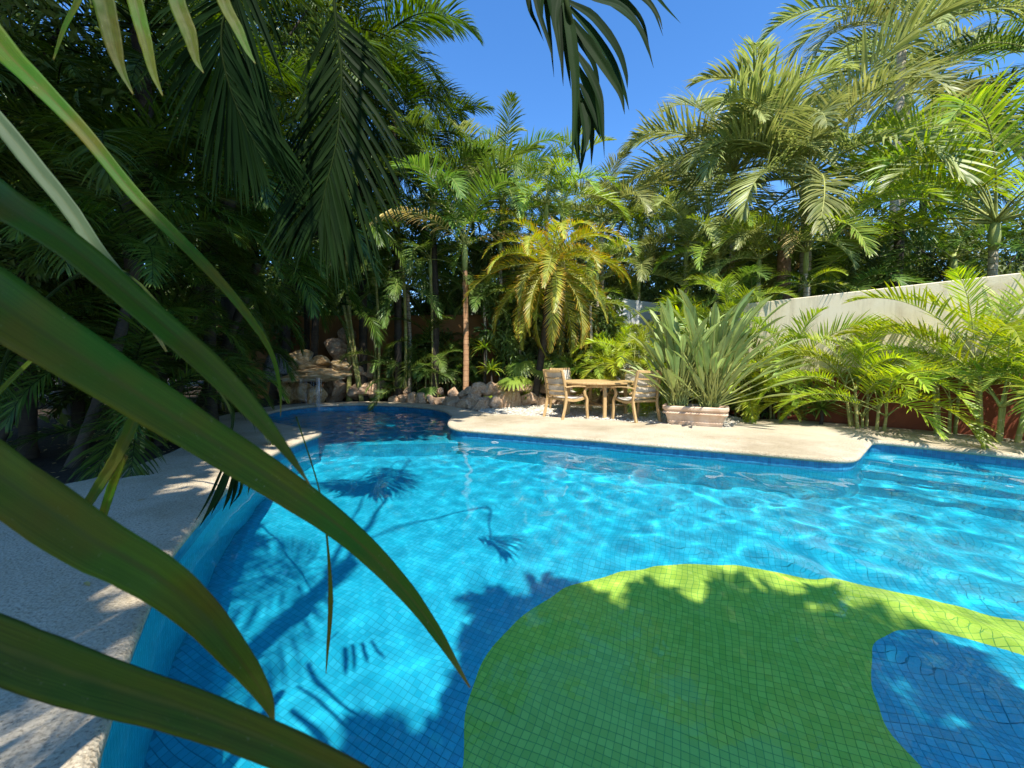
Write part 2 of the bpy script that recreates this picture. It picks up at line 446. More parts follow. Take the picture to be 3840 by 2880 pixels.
def sheet_with_hole(name, outer, hole, z, mat, zfun=None):
    vo = [Vector((p[0], p[1], 0)) for p in outer]; vh = [Vector((p[0], p[1], 0)) for p in hole]
    tris = geometry.tessellate_polygon([vo, vh] if len(vh) else [vo])
    al = vo + vh
    V = np.array([(p.x, p.y, z) for p in al])
    fs = []
    for a, b, c in tris:
        A, B, Cc = al[a], al[b], al[c]
        cr = (B.x - A.x) * (Cc.y - A.y) - (B.y - A.y) * (Cc.x - A.x)
        fs.append((a, b, c) if cr > 0 else (a, c, b))
    return mesh(name, V, fs, mat)

# ground (soil) far to the horizon, with the pool cut out
GO = [(-400, -400), (400, -400), (400, 400), (-400, 400)]
hole = OUT + ONR * .12
g = link('ground', sheet_with_hole('ground', GO, hole, -.06, M['soil'])); tag(g, kind='structure', label='dark soil of the planting beds')
# deck
DECK = [(-9, -4), (-8.5, .5), (-6.2, 2.3), (-4.11, 3.66), (-4.06, 4.15), (-4.33, 5.15), (-5.0, 6.2), (-5.9, 7.4), (-6.15, 8.6), (-6.2, 9.6), (-6.0, 10.5), (-5.35, 11.15), (-4.2, 11.38),
        (-2.85, 11.08), (-1.75, 10.35), (-1.1, 9.5), (-.5, 8.75), (.2, 8.42), (.8, 8.18), (2.75, 7.28), (3.75, 6.80), (4.05, 7.2), (4.5, 7.66), (5.0, 7.85), (5.45, 7.8), (6.05, 7.28), (7.68, 5.82), (11.5, 2.3), (12, -4)]
DECK = chaikin(densify(DECK, .4), 1)
hole = OUT + ONR * .09
# deck top plus an outer edge skirt
dm = MB()
vo = [Vector((p[0], p[1], 0)) for p in DECK]; vh = [Vector((p[0], p[1], 0)) for p in hole]
al = vo + vh
fs = []
for a, b, c in geometry.tessellate_polygon([vo, vh]):
    A, B, Cc = al[a], al[b], al[c]
    cr = (B.x - A.x) * (Cc.y - A.y) - (B.y - A.y) * (Cc.x - A.x)
    fs.append((a, b, c) if cr > 0 else (a, c, b))
dm.add([(p.x, p.y, 0) for p in al], fs)
n = len(DECK)
dm.add([(p[0], p[1], 0) for p in DECK] + [(p[0], p[1], -.12) for p in DECK], [(i, (i + 1) % n, n + (i + 1) % n, n + i) for i in range(n)])
deck = link('pool_deck', dm.make('pool_deck', M['deck'])); tag(deck, 'cream pitted shell stone deck round the pool', kind='structure')
# coping nose: swept profile
prof = [(.09, 0), (.05, .0), (.025, -.004), (.008, -.014), (0, -.030), (0, -.045), (.008, -.060), (.025, -.070), (.06, -.072)]
n = len(OUT); V = []
rs = random.Random(5)
for j, (o_, z_) in enumerate(prof):
    for i in range(n):
        jit = 0 if j == 0 else .003 * mnoise.noise(Vector((OUT[i][0] * 9, OUT[i][1] * 9, z_ * 30)))
        q = OUT[i] + ONR[i] * (o_ + jit); V.append((q[0], q[1], z_ + (jit if j > 1 else 0)))
fs = [(j * n + i, j * n + (i + 1) % n, (j + 1) * n + (i + 1) % n, (j + 1) * n + i) for j in range(len(prof) - 1) for i in range(n)]
cop = link('coping', mesh('coping', V, fs, M['deck'], smooth=True), deck)
cop['label'] = 'rounded stone coping nose round the water'

# ------------------------------------------------------------------ pool shell
ZW = -.165
ZF = -1.40
ZS = -1.05
WALL = OUT + ONR * .055
recvs = []
def recv(o): o.cycles.is_caustics_receiver = True; recvs.append(o); return o
A0 = np.array([5.30, 5.75]); AD = nrm(np.array([.714, -.70])); AN = np.array([-AD[1], AD[0]]) * -1   # recess line, normal into the pool
if AN @ (np.array([3., 3.]) - A0) < 0: AN = -AN
# wall: backing sheet plus tiles proud of it
n = len(WALL)
seg = np.linalg.norm(np.roll(WALL, -1, 0) - WALL, axis=1); arc = np.concatenate([[0], np.cumsum(seg)])
Wc = np.vstack([WALL, WALL[:1]]); Nc = np.vstack([ONR, ONR[:1]])
def wp(s):
    return np.stack([np.interp(s, arc, Wc[:, 0]), np.interp(s, arc, Wc[:, 1])], -1)
def wn_(s):
    return nrm(np.stack([np.interp(s, arc, Nc[:, 0]), np.interp(s, arc, Nc[:, 1])], -1))
zz = [-.06, -.3, -.8, -1.42]
V = [(p[0], p[1], z) for z in zz for p in WALL]
pw = link('pool_wall', mesh('pool_wall', V, [(j * n + i, j * n + (i + 1) % n, (j + 1) * n + (i + 1) % n, (j + 1) * n + i) for j in range(3) for i in range(n)], M['grout'], smooth=True))
tag(pw, 'blue mosaic tiled side wall of the pool', kind='structure'); recv(pw)
TS = .043; G = .0017
ncol = int(arc[-1] / TS); s0 = np.arange(ncol) * (arc[-1] / ncol); s1 = s0 + arc[-1] / ncol
rng = np.random.RandomState(3)
VV = []; AA = []; MI = []
for r_ in range(30):
    z1 = -.074 - r_ * TS; z0 = z1 - TS
    if z0 < ZF: break
    a = wp(s0 + G); b = wp(s1 - G); na = wn_(s0 + G); nb = wn_(s1 - G)
    a = a - na * .003; b = b - nb * .003
    q = np.stack([np.c_[a, np.full(ncol, z0 + G)], np.c_[b, np.full(ncol, z0 + G)], np.c_[b, np.full(ncol, z1 - G)], np.c_[a, np.full(ncol, z1 - G)]], 1)
    VV.append(q.reshape(-1, 3)); AA.append(np.repeat(rng.rand(ncol), 4)); MI.append(np.full(ncol, 1 if r_ < 4 else 0))
VV = np.concatenate(VV); AA = np.concatenate(AA)
o = link('wall_tiles', mesh('wall_tiles', VV, np.arange(len(VV)).reshape(-1, 4), [M['tblue'], M['tband']], np.concatenate(MI), attr=np.stack([AA, AA * 0, AA * 0], 1)), pw)
o['kind'] = 'stuff'; recv(o)

# floor with the green figure: signed distance from a drawn outline
GREEN = np.array([(-.1, -1.0), (-.24, 1.0), (-.25, 1.95), (-.27, 2.2), (-.23, 2.5), (-.05, 2.84), (.28, 3.18), (.81, 3.47), (1.45, 3.57), (2.38, 3.38), (2.93, 3.09), (3.54, 2.67), (4.4, 1.9), (5.2, .9), (5.6, -1), (5.1, -1),
                  (4.7, .5), (4.0, 1.6), (3.22, 2.42), (3.03, 2.62), (2.78, 2.70), (2.5, 2.62), (2.23, 2.41), (2.05, 2.15), (2.0, 1.96), (2.05, 1.7), (2.3, 1.2), (2.4, .6), (2.2, -1)])
GREEN = chaikin(GREEN, 3)
gd = nrm(np.array([.912, -.41])); gn = np.array([.41, .912])
x0, x1, y0, y1 = -6.2, 10.4, .1, 11.2
cs = np.array([(x, y) for x in (x0, x1) for y in (y0, y1)])
ua, ub = (cs @ gd).min(), (cs @ gd).max(); va, vb = (cs @ gn).min(), (cs @ gn).max()
iu = np.arange(int(ua / TS), int(ub / TS) + 1); iv = np.arange(int(va / TS), int(vb / TS) + 1)
U, Vv = np.meshgrid(iu * TS, iv * TS)
Cc = (U + TS / 2)[..., None] * gd + (Vv + TS / 2)[..., None] * gn
Cf = Cc.reshape(-1, 2); Uf = U.ravel(); Vf = Vv.ravel()
ok = inside(OUT + ONR * .05, Cf)
Cf, Uf, Vf = Cf[ok], Uf[ok], Vf[ok]
# spa divider: line across the neck
SP0 = np.array([-3.35, 6.72]); SP1 = np.array([-.95, 6.92])
spn = nrm(np.array([-(SP1 - SP0)[1], (SP1 - SP0)[0]])); spa = (Cf - SP0) @ spn > 0
stepmask = ((Cf - A0) @ AN < 1.40) & ((Cf - A0) @ AD > -.3)
sgn = lambda Q: np.where(inside(GREEN, Q), 1., -1.) * sdist(GREEN, Q)
sc = sgn(Cf)
rng = np.random.RandomState(8)
tv = []; ta = []; tm = []; tf = []; cnt = 0
full = []      # whole tiles in the near part of the view
def clip(poly, vals, keep):
    r = []
    for i in range(len(poly)):
        a, b = poly[i], poly[(i + 1) % len(poly)]; va_, vb_ = vals[i] * keep, vals[(i + 1) % len(poly)] * keep
        if va_ >= 0: r.append(a)
        if (va_ >= 0) != (vb_ >= 0): r.append(a + (b - a) * (va_ / (va_ - vb_)))
    return r
def zfloor(i): return ZS if spa[i] else ZF
vis = (Cf[:, 1] > 1.62) & (np.abs(Cf[:, 0] / (Cf[:, 1] + .35)) < 1.3) & (np.abs(sc) > .07) & (~stepmask) & (~spa) & (sc > 0)
order = np.argsort(np.where(vis, np.hypot(Cf[:, 0] - .5, Cf[:, 1]), 1e9))[:300]
single = np.zeros(len(Cf), bool); single[order] = True
for i in range(len(Cf)):
    if single[i]: full.append((i,)); continue
    z = zfloor(i) + .003
    u0, u1, v0_, v1_ = Uf[i] + G, Uf[i] + TS - G, Vf[i] + G, Vf[i] + TS - G
    q = [gd * a + gn * b for a, b in ((u0, v0_), (u1, v0_), (u1, v1_), (u0, v1_))]
    rv = rng.rand()
    if abs(sc[i]) > .04:
        parts = [(q, 1 if sc[i] > 0 else 0)]
    else:
        vals = sgn(np.array(q)); parts = []
        for keep in (1, -1):
            c = clip(q, vals, keep)
            if len(c) > 2: parts.append((c, 1 if keep > 0 else 0))
    for c, mi_ in parts:
        k = len(c); tf.append(list(range(cnt, cnt + k))); cnt += k
        tv.extend([(p[0], p[1], z) for p in c]); ta.extend([rv] * k); tm.append(mi_)
# grout bed under the tiles
bedpts = OUT + ONR * .08
pf = MB()
def poly_clip_half(P, p0, nn, keep):
    vals = (P - p0) @ nn; return np.array(clip(list(P), list(vals), keep))
for keep, z in ((-1, ZF), (1, ZS)):
    P = poly_clip_half(bedpts, SP0, spn, keep)
    tr = geometry.tessellate_polygon([[Vector((p[0], p[1], 0)) for p in P]])
    fs = []
    for a, b, c in tr:
        cr = (P[b][0] - P[a][0]) * (P[c][1] - P[a][1]) - (P[b][1] - P[a][1]) * (P[c][0] - P[a][0])
        fs.append((a, b, c) if cr > 0 else (a, c, b))
    pf.add([(p[0], p[1], z) for p in P], fs)
pfo = link('pool_floor', pf.make('pool_floor', M['grout'])); tag(pfo, 'blue and green mosaic floor seen through the water', kind='structure'); recv(pfo)
gp_ = np.array([p for p in GREEN]); tr = geometry.tessellate_polygon([[Vector((p[0], p[1], 0)) for p in gp_]])
fs = []
for a, b, c in tr:
    cr = (gp_[b][0] - gp_[a][0]) * (gp_[c][1] - gp_[a][1]) - (gp_[b][1] - gp_[a][1]) * (gp_[c][0] - gp_[a][0])
    fs.append((a, b, c) if cr > 0 else (a, c, b))
o = link('green_grout', mesh('green_grout', [(p[0], p[1], ZF + .0012) for p in gp_], fs, M['groutgreen']), pfo); recv(o)
ta = np.array(ta)
o = link('floor_tiles', mesh('floor_tiles', tv, tf, [M['tblue'], M['tgreen']], tm, attr=np.stack([ta, ta * 0, ta * 0], 1)), pfo)
o['kind'] = 'stuff'; recv(o)
h = TS / 2 - G
tq = [(-h, -h, .003), (h, -h, .003), (h, h, .003), (-h, h, .003), (-h, -h, 0), (h, -h, 0), (h, h, 0), (-h, h, 0)]
tilem = mesh('mosaic_tile', tq, [(0, 1, 2, 3), (4, 5, 1, 0), (5, 6, 2, 1), (6, 7, 3, 2), (7, 4, 0, 3)], M['tgreen'], attr=np.zeros((8, 3)))
ang = math.atan2(gd[1], gd[0])
for (i,) in full:
    o = link('mosaic_tile', tilem, pfo, (Cf[i][0], Cf[i][1], ZF)); o.rotation_euler = (0, 0, ang); recv(o)
# underwater steps in the right recess
for k, (d0, zt) in enumerate(((0, -.42), (.45, -.74), (.90, -1.06))):
    mb = MB(); d1 = d0 + .45 - (0 if k < 2 else 0)
    zb = ZF
    L0, L1 = -.25, 6.6
    vv = []; aa = []
    na_ = int((L1 - L0) / TS)
    def P3(a, d, z):
        q = A0 + AD * a + AN * d; return (q[0], q[1], z)
    d_in = -.2 if k == 0 else d0
    mb.add([P3(L0, d_in, zt - .003), P3(L1, d_in, zt - .003), P3(L1, d1, zt - .003), P3(L0, d1, zt - .003)], [(0, 1, 2, 3)[::-1]], None, 1)
    mb.add([P3(L0, d1, zt - .003), P3(L1, d1, zt - .003), P3(L1, d1, zb), P3(L0, d1, zb)], [(0, 1, 2, 3)[::-1]], None, 1)
    for a in range(na_):
        for d in range(int((d1 - max(d_in, 0)) / TS)):
            aa0 = L0 + a * TS; dd0 = max(d_in, 0) + d * TS
            mb.add([P3(aa0 + G, dd0 + G, zt), P3(aa0 + TS - G, dd0 + G, zt), P3(aa0 + TS - G, dd0 + TS - G, zt), P3(aa0 + G, dd0 + TS - G, zt)], [(3, 2, 1, 0)], (rng.rand(), 0, 0))
        for zz_ in range(7):
            z1 = zt - zz_ * TS
            mb.add([P3(aa0 + G, d1 + .003, z1 - G), P3(aa0 + TS - G, d1 + .003, z1 - G), P3(aa0 + TS - G, d1 + .003, z1 - TS + G), P3(aa0 + G, d1 + .003, z1 - TS + G)], [(3, 2, 1, 0)], (rng.rand(), 0, 0))
    o = link('pool_step', mb.make('pool_step', [M['tblue'], M['grout']]), pfo); recv(o)
# divider wall between basin and pool
mb = MB(); zt = -.62
c0 = SP0 - spn * .12; c1 = SP1 - spn * .12; e0 = SP0 + spn * .12; e1 = SP1 + spn * .12
box = [(*c0, zt), (*c1, zt), (*e1, zt), (*e0, zt), (*c0, ZF), (*c1, ZF), (*e1, ZF), (*e0, ZF)]
mb.add(box, [(0, 1, 2, 3), (4, 5, 1, 0), (6, 7, 3, 2)])
Ld = np.linalg.norm(c1 - c0); dd = (c1 - c0) / Ld
for a in range(int(Ld / TS)):
    for zz_ in range(22):
        p = c0 + dd * (a * TS + G) - spn * .003; q = c0 + dd * ((a + 1) * TS - G) - spn * .003; z1 = zt - zz_ * TS
        mb.add([(*p, z1 - TS + G), (*q, z1 - TS + G), (*q, z1 - G), (*p, z1 - G)], [(0, 1, 2, 3)], (rng.rand(), 0, 0), 1)
    for k in range(5):
        p = c0 + dd * (a * TS + G) + spn * (k * TS + .01); q = c0 + dd * ((a + 1) * TS - G) + spn * (k * TS + .01); r2 = spn * (TS - 2 * G)
        mb.add([(*p, zt + .003), (*q, zt + .003), (*(q + r2), zt + .003), (*(p + r2), zt + .003)], [(0, 1, 2, 3)], (rng.rand(), 0, 0), 1)
o = link('divider_wall', mb.make('divider_wall', [M['grout'], M['tblue']]), pfo); recv(o)

# ------------------------------------------------------------------ water
st = .025
xs = np.arange(-5.8, 10.2, st); ys = np.arange(.1, 11.1, st)
X, Y = np.meshgrid(xs, ys)
Q = np.stack([X.ravel(), Y.ravel()], 1)
inn = inside(OUT + ONR * .085, Q).reshape(X.shape)
rng = np.random.RandomState(11)
Z = np.zeros_like(X)
spa_c = np.array([-4.6, 10.2])
amp = .34 + .72 * np.clip((X + .8) / 4, -.1, 1) * np.clip((Y - .8) / 3.5, .35, 1) + .25 * np.clip((Y - 4) / 3, 0, 1) + .9 * np.exp(-((X + 3.5) ** 2 + (Y - 9) ** 2) / 6)
for i in range(60):
    lam = .2 * (1.3 / .2) ** rng.rand(); k = 2 * math.pi / lam
    a = rng.normal(1.2, 1.0)
    s = .0052 * lam ** 1.15 * (.6 if lam > .7 else 1)
    Z += s * np.sin(k * (math.cos(a) * X + math.sin(a) * Y) + rng.uniform(0, 6.28) + .8 * np.sin(1.1 * X + rng.uniform(0, 6)) + .8 * np.sin(1.3 * Y + rng.uniform(0, 6)))
Z *= amp * .40
for cx, cy, aa in ((-5.0, 10.3, .006), (-5.3, 10.1, .004), (-3.4, 9.3, .003), (2.55, 2.1, .0005)):
    rr = np.hypot(X - cx, Y - cy); Z += aa * np.sin(rr * 42) * np.exp(-rr * 1.6)
idx = np.arange(X.size).reshape(X.shape)
fmask = (inn[:-1, :-1] | inn[1:, 1:] | inn[:-1, 1:] | inn[1:, :-1])
fq = np.stack([idx[:-1, :-1], idx[:-1, 1:], idx[1:, 1:], idx[1:, :-1]], -1)[fmask]
used = np.unique(fq); remap = np.zeros(X.size, int); remap[used] = np.arange(len(used))
Vw = np.stack([X.ravel(), Y.ravel(), (Z + ZW).ravel()], 1)[used]
wo = link('pool_water', mesh('pool_water', Vw, remap[fq], M['water'], smooth=True)); tag(wo, 'clear rippled blue pool water', kind='structure')
wo.cycles.is_caustics_caster = True

# pool inlets on the far wall, just under the surface
def disc_fitting(x, y, nx, ny, label):
    mb = MB(); nv = np.array([nx, ny, 0.]); nv /= np.linalg.norm(nv); sd = np.array([-nv[1], nv[0], 0]); up = np.array([0, 0, 1.])
    V = []
    for r_, o_ in ((.075, 0), (.075, .012), (.055, .02), (.02, .02), (.018, .008), (0.001, .008)):
        for j in range(20):
            a = j * math.pi / 10; V.append(nv * o_ + (sd * math.cos(a) + up * math.sin(a)) * r_)
    mb.add(V, grid_faces(6, 20, 0, True))
    o = link('pool_inlet', mb.make('pool_inlet', M['plastic'], True), None, (x, y, -.34)); tag(o, label, 'pool fitting', 'round pool inlets'); recv(o)
s_t = None
def near_wall(x, y):
    i = np.argmin(np.hypot(WALL[:, 0] - x, WALL[:, 1] - y)); return WALL[i] - ONR[i] * .004, -ONR[i]
p, q = near_wall(-.25, 6.6); disc_fitting(p[0], p[1], q[0], q[1], 'round white inlet under the water below the shaded end of the deck')
p, q = near_wall(6.6, 4.5); disc_fitting(p[0], p[1], q[0], q[1], 'round white inlet under the water in the right recess')

# ------------------------------------------------------------------ fronds
def frond(name, rach, Bv, ll, lw, n, Vang, droop, mats, seed, petiole=.18, rr=.016, fold=.2, fwd=(68, 22), jit=.08, env=None, nst=5):
    rng = np.random.RandomState(seed)
    rach = catmull(rach, 28)
    T = nrm(np.gradient(rach, axis=0))
    B = np.broadcast_to(np.asarray(Bv, float), T.shape); B = nrm(B - T * np.sum(B * T, 1, keepdims=True)); Nn = np.cross(T, B)
    mb = MB()
    rad = rr * (1.15 - 1.0 * np.linspace(0, 1, 28)) ; rad[0:3] *= [2.2, 1.7, 1.3]
    tube(mb, rach, np.maximum(rad, .002), 5, 1)
    u = np.linspace(petiole, .995, n)
    tt = (u - petiole) / (1 - petiole)
    L = ll * (np.sin(math.pi * np.clip(tt * .86 + .12, 0, 1)) ** .6 if env is None else env(tt))
    V = []; A = []
    for side in (-1, 1):
        uu = np.clip(u + rng.normal(0, .004, n), petiole, .999) * 27
        i0 = np.minimum(uu.astype(int), 26); f_ = (uu - i0)[:, None]
        lerp = lambda a: a[i0] * (1 - f_) + a[i0 + 1] * f_
        p = lerp(rach).copy(); t_ = nrm(lerp(T)); b_ = nrm(lerp(B)); n_ = nrm(lerp(Nn))
        fa = np.radians(fwd[0] + (fwd[1] - fwd[0]) * tt + rng.normal(0, 4, n))[:, None]
        va_ = np.radians(Vang + rng.normal(0, 7, n))[:, None]
        d = np.cos(fa) * t_ + np.sin(fa) * (side * np.cos(va_) * b_ + np.sin(va_) * n_)
        ln = (L * (1 + rng.normal(0, jit, n)))[:, None]
        dr = droop * (1 + rng.normal(0, .25, n))[:, None]
        col = rng.rand(n)
        pts = []
        wprof = np.interp(np.linspace(0, 1, nst), [0, .2, .55, .8, 1], [.45, 1, .9, .5, .03])
        tw = rng.normal(0, .25, n)[:, None]
        for k in range(nst):
            W = nrm(t_ - d * np.sum(t_ * d, 1, keepdims=True)); Fd = np.cross(d, W) * side
            W = nrm(W + Fd * tw)
            wd = lw * wprof[k] * .5
            V.append(np.stack([p - W * wd + Fd * wd * fold, p, p + W * wd + Fd * wd * fold], 1))     # n,3,3
            A.append(np.stack([np.stack([col, np.full(n, k / (nst - 1)), np.full(n, c)], 1) for c in (1, 0, 1)], 1))
            p = p + d * ln / (nst - 1)
            g_ = np.zeros_like(d); g_[:, 2] = -1
            d = nrm(d + g_ * dr * (k + 1) / nst)
    Vv_ = np.array(V).reshape(2, nst, n, 3, 3).transpose(0, 2, 1, 3, 4).reshape(-1, 3)
    Aa = np.array(A).reshape(2, nst, n, 3, 3).transpose(0, 2, 1, 3, 4).reshape(-1, 3)
    base = (np.arange(2 * n) * nst * 3)[:, None]
    loc = np.array([(k * 3 + c, k * 3 + c + 1, k * 3 + c + 4, k * 3 + c + 3) for k in range(nst - 1) for c in (0, 1)])
    fcs = (base[:, None, :] + loc[None]).reshape(-1, 4)
    V0 = np.concatenate(mb.V); A0_ = np.concatenate(mb.A)
    faces = [list(f) for f in mb.F] + (fcs + len(V0)).tolist()
    mi_ = [1] * len(mb.F) + [0] * len(fcs)
    return mesh(name, np.concatenate([V0, Vv_]), faces, mats, mi_, True, np.concatenate([A0_, Aa]))

def arc_rachis(L, a0, bend, pw=1.4, n=9):
    p = np.zeros(3); r = [p.copy()]
    for i in range(n):
        s = (i + .5) / n
        a = R(a0) - R(bend) * s ** pw
        p = p + np.array([math.cos(a), 0, math.sin(a)]) * L / n
        r.append(p.copy())
    return r

KINDSPEC = {  # ll, lw, n, V, droop, rr, petiole
    'areca': dict(ll=.62, lw=.034, n=46, Vang=38, droop=.30, rr=.014, petiole=.22, mats=('areca', 'rachis')),
    'lime': dict(ll=.60, lw=.034, n=40, Vang=34, droop=.30, rr=.014, petiole=.25, mats=('lime', 'rachis')),
    'green': dict(ll=.70, lw=.040, n=44, Vang=25, droop=.42, rr=.015, petiole=.2, mats=('green', 'rachis')),
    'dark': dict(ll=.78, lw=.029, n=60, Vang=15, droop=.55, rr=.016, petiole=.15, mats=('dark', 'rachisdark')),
    'silver': dict(ll=.80, lw=.038, n=58, Vang=28, droop=.42, rr=.020, petiole=.15, mats=('silver', 'rachis')),
    'date': dict(ll=.46, lw=.034, n=54, Vang=22, droop=.16, rr=.014, petiole=.10, mats=('date', 'rachis')),
    'dry': dict(ll=.55, lw=.03, n=34, Vang=5, droop=.9, rr=.013, petiole=.15, mats=('dry', 'rachis')),
}
LIB = {}
def lib(kind):
    if kind in LIB: return LIB[kind]
    sp = KINDSPEC[kind]; out = []
    for i, (a0, bend) in enumerate(((86, 70), (72, 85), (58, 100), (42, 100), (22, 85), (2, 70), (-20, 55))):
        for sd in range(2):
            me = frond('frond', arc_rachis(3.0, a0 + sd * 5, bend * (1 + .12 * sd)), (0, 1, 0), sp['ll'], sp['lw'], sp['n'], sp['Vang'], sp['droop'],
                       [M[sp['mats'][0]], M[sp['mats'][1]]], 100 + i * 7 + sd, sp['petiole'], sp['rr'])
            out.append((a0 + sd * 5, me))
    LIB[kind] = out
    return out

def add_fronds(root, off, kind, n, L, elev, seed, az0=0., azspan=360., dry=0):
    rng = random.Random(seed); lb = lib(kind)
    for i in range(n):
        s = (i + .5) / n
        el = elev[0] + (elev[1] - elev[0]) * s + rng.uniform(-6, 6)
        if azspan >= 360: az = az0 + i * 137.5 + rng.uniform(-14, 14)
        else: az = az0 + (((i * .618) % 1) - .5) * azspan
        lb_ = lib('dry') if (dry and i >= n - dry) else lb
        cand = sorted(lb_, key=lambda c: abs(c[0] - el))[:2]
        el0, me = rng.choice(cand)
        o = link('frond', me, root, (off[0], off[1], off[2]))
        sc_ = L / 3.0 * rng.uniform(.86, 1.12)
        o.scale = (sc_, sc_, sc_)
        o.rotation_euler = (rng.uniform(-.25, .25), -R(el - el0), R(az))
    return

def trunk_mesh(base, top, r0, r1, mat, bumpn=0, bend=.0, seed=1, flare=1.35):
    b = np.array([0, 0, 0.]); t = np.array(top) - np.array(base)
    mid = t * .5 + np.array([bend, bend * .4, 0])
    P = catmull([b, mid, t], 40)
    s = np.linspace(0, 1, 40)
    rad = r0 + (r1 - r0) * s; rad[:4] *= np.linspace(flare, 1, 4)
    rad = rad * (1 + .035 * np.sin(np.arange(40) * 2.4 + seed))
    mb = MB(); tube(mb, P, rad, 10)
    return mb.make('trunk', mat, True)

def palm(label, x, y, zc, kind, n, L, elev, seed, r=(.11, .08), mat='trunkpale', lean=(0, 0), group='palm trees', cat='palm tree', shaft=.6, z0=-.06, dry=0, bend=0.05, az0=0, azspan=360, name='palm_tree', shaftmat='shaft'):
    root = empty(name, (x - lean[0], y - lean[1], z0), label, cat, group)
    top = (lean[0], lean[1], zc - z0)
    o = link('trunk', trunk_mesh((0, 0, 0), top, r[0], r[1], M[mat], bend=bend, seed=seed), root)
    if shaft:
        mb = MB(); tube(mb, [(0, 0, -.1), (0, 0, shaft * .3), (0, 0, shaft * .7), (0, 0, shaft)], [r[1] * 1.05, r[1] * 1.35, r[1] * 1.1, r[1] * .6], 10)
        link('crownshaft', mb.make('crownshaft', M[shaftmat], True), root, top)
    add_fronds(root, (top[0], top[1], top[2] + (shaft * .8 if shaft else 0)), kind, n, L, elev, seed, az0, azspan, dry)
    TOPS[root.name] = (top[0], top[1], top[2] + (shaft * .8 if shaft else 0))
    return root
TOPS = {}

def clump(label, x, y, kind, stems, L, elev, seed, h=(.2, .9), spread=.25, nper=5, z0=-.06, cat='palm clump', az0=0, azspan=360, group='areca palm clumps', canes=.02, name='areca_clump'):
    root = empty(name, (x, y, z0), label, cat, group)
    rng = random.Random(seed)
    for i in range(stems):
        a = rng.uniform(0, 6.28); d = spread * math.sqrt(rng.random()); hh = rng.uniform(*h)
        bx, by = d * math.cos(a), d * math.sin(a); tx, ty = bx * (1 + hh * .5), by * (1 + hh * .5)
        mb = MB(); tube(mb, catmull([(bx, by, 0), ((bx + tx) / 2, (by + ty) / 2, hh * .5), (tx, ty, hh)], 12), np.linspace(canes * 1.3, canes, 12), 7)
        link('stem', mb.make('stem', M['cane'], True), root)
        add_fronds(root, (tx, ty, hh), kind, nper, L * rng.uniform(.8, 1.15), elev, seed * 31 + i, az0 + rng.uniform(0, 360) if azspan >= 360 else az0, azspan)
    return root

# ------------------------------------------------------------------ leafy masses (broadleaf trees, shrubs)
def leaf_cloud(name, blobs, n, size, mat, seed, aspect=.42, clumps=60, hang=0., star=False):
    """blobs: (cx,cy,cz,rx,ry,rz); leaves are folded four-vertex blades in clumps near the blob surfaces"""
    rng = np.random.RandomState(seed)
    bl = np.array(blobs, float)
    wts = (bl[:, 3] * bl[:, 4] * bl[:, 5]) ** .66; wts /= wts.sum()
    cb = bl[rng.choice(len(bl), clumps, p=wts)]
    d = nrm(rng.normal(size=(clumps, 3))); rad = rng.uniform(.45, 1.02, (clumps, 1)) ** .6
    cc = cb[:, :3] + d * rad * cb[:, 3:6]
    csz = rng.uniform(.16, .34, (clumps, 1)) * cb[:, 3:6].mean(1, keepdims=True)
    k = rng.randint(0, clumps, n)
    off = rng.normal(size=(n, 3)); off = nrm(off) * rng.rand(n, 1) ** .45
    P = cc[k] + off * csz[k] * np.array([1.1, 1.1, .8])
    dr = nrm(off + rng.normal(0, .6, (n, 3)) + np.array([0, 0, -.15 - hang]))
    up = nrm(rng.normal(0, .7, (n, 3)) + np.array([0, 0, 1.]))
    W = nrm(np.cross(dr, up)); Nn = np.cross(W, dr)
    s = (size * rng.uniform(.6, 1.3, (n, 1)))
    a = P; b = P + dr * s * .5 + W * s * aspect * .5 + Nn * s * .08; c = P + dr * s - Nn * s * .12; e = P + dr * s * .5 - W * s * aspect * .5 + Nn * s * .08; m_ = P + dr * s * .5 - Nn * s * .03
    V = np.stack([a, b, c, e, m_], 1).reshape(-1, 3)
    base = np.arange(n)[:, None] * 5
    Fq = np.concatenate([base + np.array([[0, 1, 4, 0]]), base + np.array([[0, 4, 3, 0]]), base + np.array([[1, 2, 4, 1]]), base + np.array([[4, 2, 3, 4]])], 0)[:, :3]
    cl = rng.rand(clumps)[k] * .55 + rng.rand(n) * .45
    A = np.repeat(np.stack([cl, np.zeros(n), np.ones(n)], 1), 5, 0)
    return mesh(name, V, Fq, mat, attr=A)

def branches(name, top, r0, blobs, seed, mat):
    rng = random.Random(seed); mb = MB()
    tube(mb, catmull([(0, 0, 0), (top[0] * .4 + .05, top[1] * .4, top[2] * .5), top], 14), np.linspace(r0 * 1.2, r0 * .6, 14), 8)
    for b in blobs:
        for j in range(4):
            s = rng.uniform(.45, 1)
            st_ = np.array(top) * s
            en = np.array(b[:3]) + np.array([rng.uniform(-.7, .7) * b[3], rng.uniform(-.7, .7) * b[4], rng.uniform(-.5, .8) * b[5]])
            md = (st_ + en) / 2 + np.array([rng.uniform(-.2, .2), rng.uniform(-.2, .2), .15])
            tube(mb, catmull([st_, md, en], 8), np.linspace(r0 * .4, r0 * .06, 8), 5)
    return mb.make(name, mat, True)

